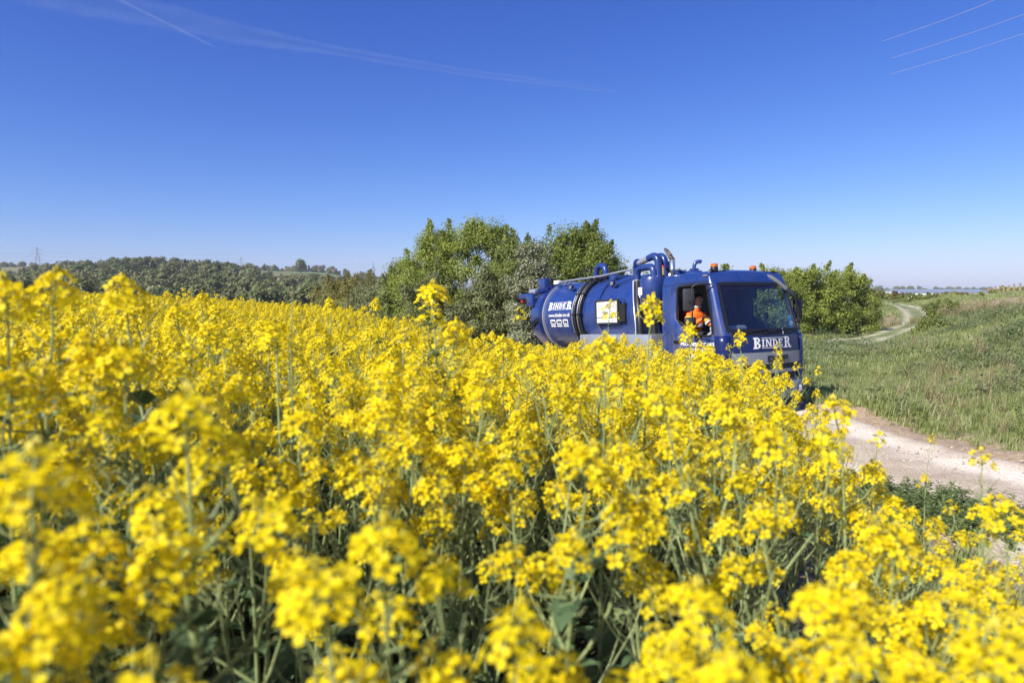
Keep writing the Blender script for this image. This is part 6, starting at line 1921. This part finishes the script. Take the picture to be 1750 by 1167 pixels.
# fence posts on the skyline of the bank
for i, (px, pt, Y) in enumerate(((1689, 492.5, 215), (1693, 492.5, 205), (1697, 492, 195), (1701.5, 489, 175), (1709, 488.5, 165), (1716, 488, 156), (1724, 487.5, 147), (1733.5, 485, 136), (1744, 484, 128), (1649, 499.5, 190), (1654, 499.5, 180), (1663, 499.5, 170), (1642, 500, 200))):
    p = at(px, pt, Y); g0 = gz(p.x, Y)
    root = empty('fence_post', (p.x, Y, g0))
    w = 0.13
    b = MB(); b.box((-w, -w, -0.3), (w, w, p.z - g0), bev=0.02); b.build('post', M['wood'], root)
    tag(root, ['brown fence post, leftmost of the tall row on the skyline', 'brown fence post, second in the row on the skyline', 'brown fence post, third in the row on the skyline', 'brown fence post, fourth in the row on the skyline', 'brown fence post, fifth in the row on the skyline', 'brown fence post, sixth in the row on the skyline', 'brown fence post, seventh in the row on the skyline', 'brown fence post, second from the right edge', 'brown fence post nearest the right edge of the picture', 'short post before the dark shrubs, second from the left', 'short post before the dark shrubs, third from the left', 'short post before the dark shrubs, rightmost', 'short post before the dark shrubs, leftmost'][i], 'post', 'fence posts on the bank')

# pylons and their wires
def pylon(px, Y, ztop, label):
    x = hx(px, Y); g0 = gz(x, Y); H = ztop - g0
    root = empty('pylon', (x, Y, g0), (0, 0, 0.5)); tag(root, label, 'pylon')
    def wdt(t): return 3.6 * (1 - t) ** 1.3 + 0.55
    lv = np.linspace(0, 1, 10)
    for sx in (-1, 1):
        for sy in (-1, 1):
            b = MB(); b.tube([(sx * wdt(t), sy * wdt(t), H * t) for t in lv], 0.16, 4); b.build('leg', M['pylon'], root)
    b = MB()
    for a, c in zip(lv[:-1], lv[1:]):
        for sy in (-1, 1):
            b.tube([(-wdt(a), sy * wdt(a), H * a), (wdt(c), sy * wdt(c), H * c)], 0.09, 3); b.tube([(wdt(a), sy * wdt(a), H * a), (-wdt(c), sy * wdt(c), H * c)], 0.09, 3)
            b.tube([(sy * wdt(a), -wdt(a), H * a), (sy * wdt(c), wdt(c), H * c)], 0.09, 3)
    tag(b.build('lattice', M['pylon'], root), kind='stuff')
    for t, w in ((0.90, 5.0), (0.72, 7.0), (0.53, 5.4)):
        b = MB(); z = H * t
        b.tube([(-w, 0, z - 0.3), (0, 0, z + 0.5), (w, 0, z - 0.3)], 0.13, 4); b.tube([(-w, 0, z - 0.3), (0, 0, z - 0.7), (w, 0, z - 0.3)], 0.11, 4)
        ca = b.build('cross_arm', M['pylon'], root)
        for sx in (-1, 1):
            b = MB(); b.tube([(sx * w, 0, z - 0.3), (sx * w, 0, z - 3.6)], 0.14, 5); b.build('insulator', M['pylon'], ca)
    return root, x, g0, H
root, x, g0, H = pylon(69, 1000, 62, 'grey lattice pylon on the skyline at the far left')
pylon(414.5, 1400, 66, 'distant lattice pylon above the wood left of the meadow')
for t, w, n_ in ((0.90, 5.0, 'top'), (0.72, 7.0, 'middle'), (0.53, 5.4, 'bottom')):
    for sx, far in ((-1, 'farther'), (1, 'nearer')):
        cs, sn = math.cos(0.5), math.sin(0.5)
        p0 = Vector((x + sx * w * cs, 1000 + sx * w * sn, g0 + H * t - 3.6))
        for side in (-1, 1):
            d = Vector((-sn * 1.0, cs, 0)) * side
            d = Vector((side * 1.0, -0.25 * side, 0)).normalized()
            b = MB()
            b.tube([p0 + d * (330 * k / 10) + Vector((0, 0, -7.5 * (1 - (1 - k / 10.0) ** 2))) for k in range(11)], 0.07, 4)
            tag(b.build('power_line', M['pylon']), '%s power line wire on the %s arm end, running %s from the left pylon' % (n_, far, 'left' if side < 0 else 'right'), 'wire', 'wires of the pylon line')

# three overhead wires, top right
for (x0, y0, x1, y1, lab_) in ((1508, 71, 1720, -8, 'topmost of the three thin overhead wires in the top right corner'), (1524, 100, 1790, 10, 'middle one of the three thin overhead wires at top right'), (1522, 127, 1790, 44, 'lowest of the three thin overhead wires at top right')):
    b = MB()
    P = []
    for k in range(7):
        d = ray(x0 + (x1 - x0) * k / 6, y0 + (y1 - y0) * k / 6)
        P.append(Vector((0, 0, CZ)) + d * (8.5 / d.z) + Vector((0, 0, -0.05 * math.sin(math.pi * k / 6))))
    b.tube(P, 0.0055, 6)
    tag(b.build('overhead_wire', M['wire']), lab_, 'wire', 'overhead wires at top right')

# vapour trails high up
def trail(name, knots, dens, label):
    m = bpy.data.materials.new(name + '_vapour'); m.use_nodes = True
    n, l = m.node_tree.nodes, m.node_tree.links
    n.remove(n['Principled BSDF'])
    df = n.new('ShaderNodeBsdfDiffuse'); df.inputs[0].default_value = (0.9, 0.9, 0.92, 1)
    tp = n.new('ShaderNodeBsdfTransparent')
    tl = n.new('ShaderNodeBsdfTranslucent'); tl.inputs[0].default_value = (0.9, 0.9, 0.92, 1)
    dt = n.new('ShaderNodeMixShader'); dt.inputs[0].default_value = 0.5; l.new(df.outputs[0], dt.inputs[1]); l.new(tl.outputs[0], dt.inputs[2])
    lw = n.new('ShaderNodeLayerWeight'); lw.inputs['Blend'].default_value = 0.5
    nt = n.new('ShaderNodeTexNoise'); nt.inputs['Scale'].default_value = 0.004; nt.inputs['Detail'].default_value = 4
    tc = n.new('ShaderNodeTexCoord'); l.new(tc.outputs['Object'], nt.inputs['Vector'])
    iv = n.new('ShaderNodeMath'); iv.operation = 'SUBTRACT'; iv.inputs[0].default_value = 1.0; l.new(lw.outputs['Facing'], iv.inputs[1])
    pw_ = n.new('ShaderNodeMath'); pw_.operation = 'POWER'; pw_.inputs[1].default_value = 1.6; l.new(iv.outputs[0], pw_.inputs[0])
    mn = n.new('ShaderNodeMath'); mn.operation = 'MULTIPLY'; l.new(pw_.outputs[0], mn.inputs[0]); l.new(nt.outputs['Fac'], mn.inputs[1])
    md_ = n.new('ShaderNodeMath'); md_.operation = 'MULTIPLY'; md_.inputs[1].default_value = dens; l.new(mn.outputs[0], md_.inputs[0])
    ms = n.new('ShaderNodeMixShader'); l.new(md_.outputs[0], ms.inputs[0]); l.new(tp.outputs[0], ms.inputs[1]); l.new(dt.outputs[0], ms.inputs[2])
    l.new(ms.outputs[0], n['Material Output'].inputs['Surface'])
    pts_, rs_ = [], []
    K = len(knots)
    for i in range(K - 1):
        for k in range(6):
            t = k / 6
            a = [knots[i][j] + (knots[i + 1][j] - knots[i][j]) * t for j in range(3)]
            d = ray(a[0], a[1]); q = d * (2600 / d.z)
            pts_.append(q); rs_.append(a[2] / FPX * q.length * (0.85 + 0.3 * random.random()))
    b = MB(); b.tube(pts_, rs_, 10)
    o = b.build(name, m, smooth=180)
    tag(o, label, 'vapour trail')
trail('vapour_trail', [(-60, -50, 26), (120, -4, 24), (300, 32, 20), (420, 60, 15), (560, 84, 9), (680, 105, 7.5), (800, 124, 6.5), (920, 139, 5), (1010, 151, 4), (1060, 156, 1)], 0.10, 'broad faint white vapour trail slanting down across the blue sky')
trail('vapour_trail', [(150, -26, 3.5), (205, 0, 3.0), (300, 47, 2.4), (350, 72, 1.8), (372, 83, 0.6)], 0.15, 'short thin vapour trail crossing the broad one at top left')

# thin summer haze over the whole country
hz = MB(); hz.box((-2700, -420, -60), (2700, 2550, 110))
hm = bpy.data.materials.new('haze'); hm.use_nodes = True
hn, hl = hm.node_tree.nodes, hm.node_tree.links
hn.remove(hn['Principled BSDF'])
hv = hn.new('ShaderNodeVolumePrincipled'); hv.inputs['Color'].default_value = (0.93, 0.96, 1.0, 1); hv.inputs['Density'].default_value = 0.00017
hl.new(hv.outputs[0], hn['Material Output'].inputs['Volume'])
tag(hz.build('haze', hm), kind='stuff')
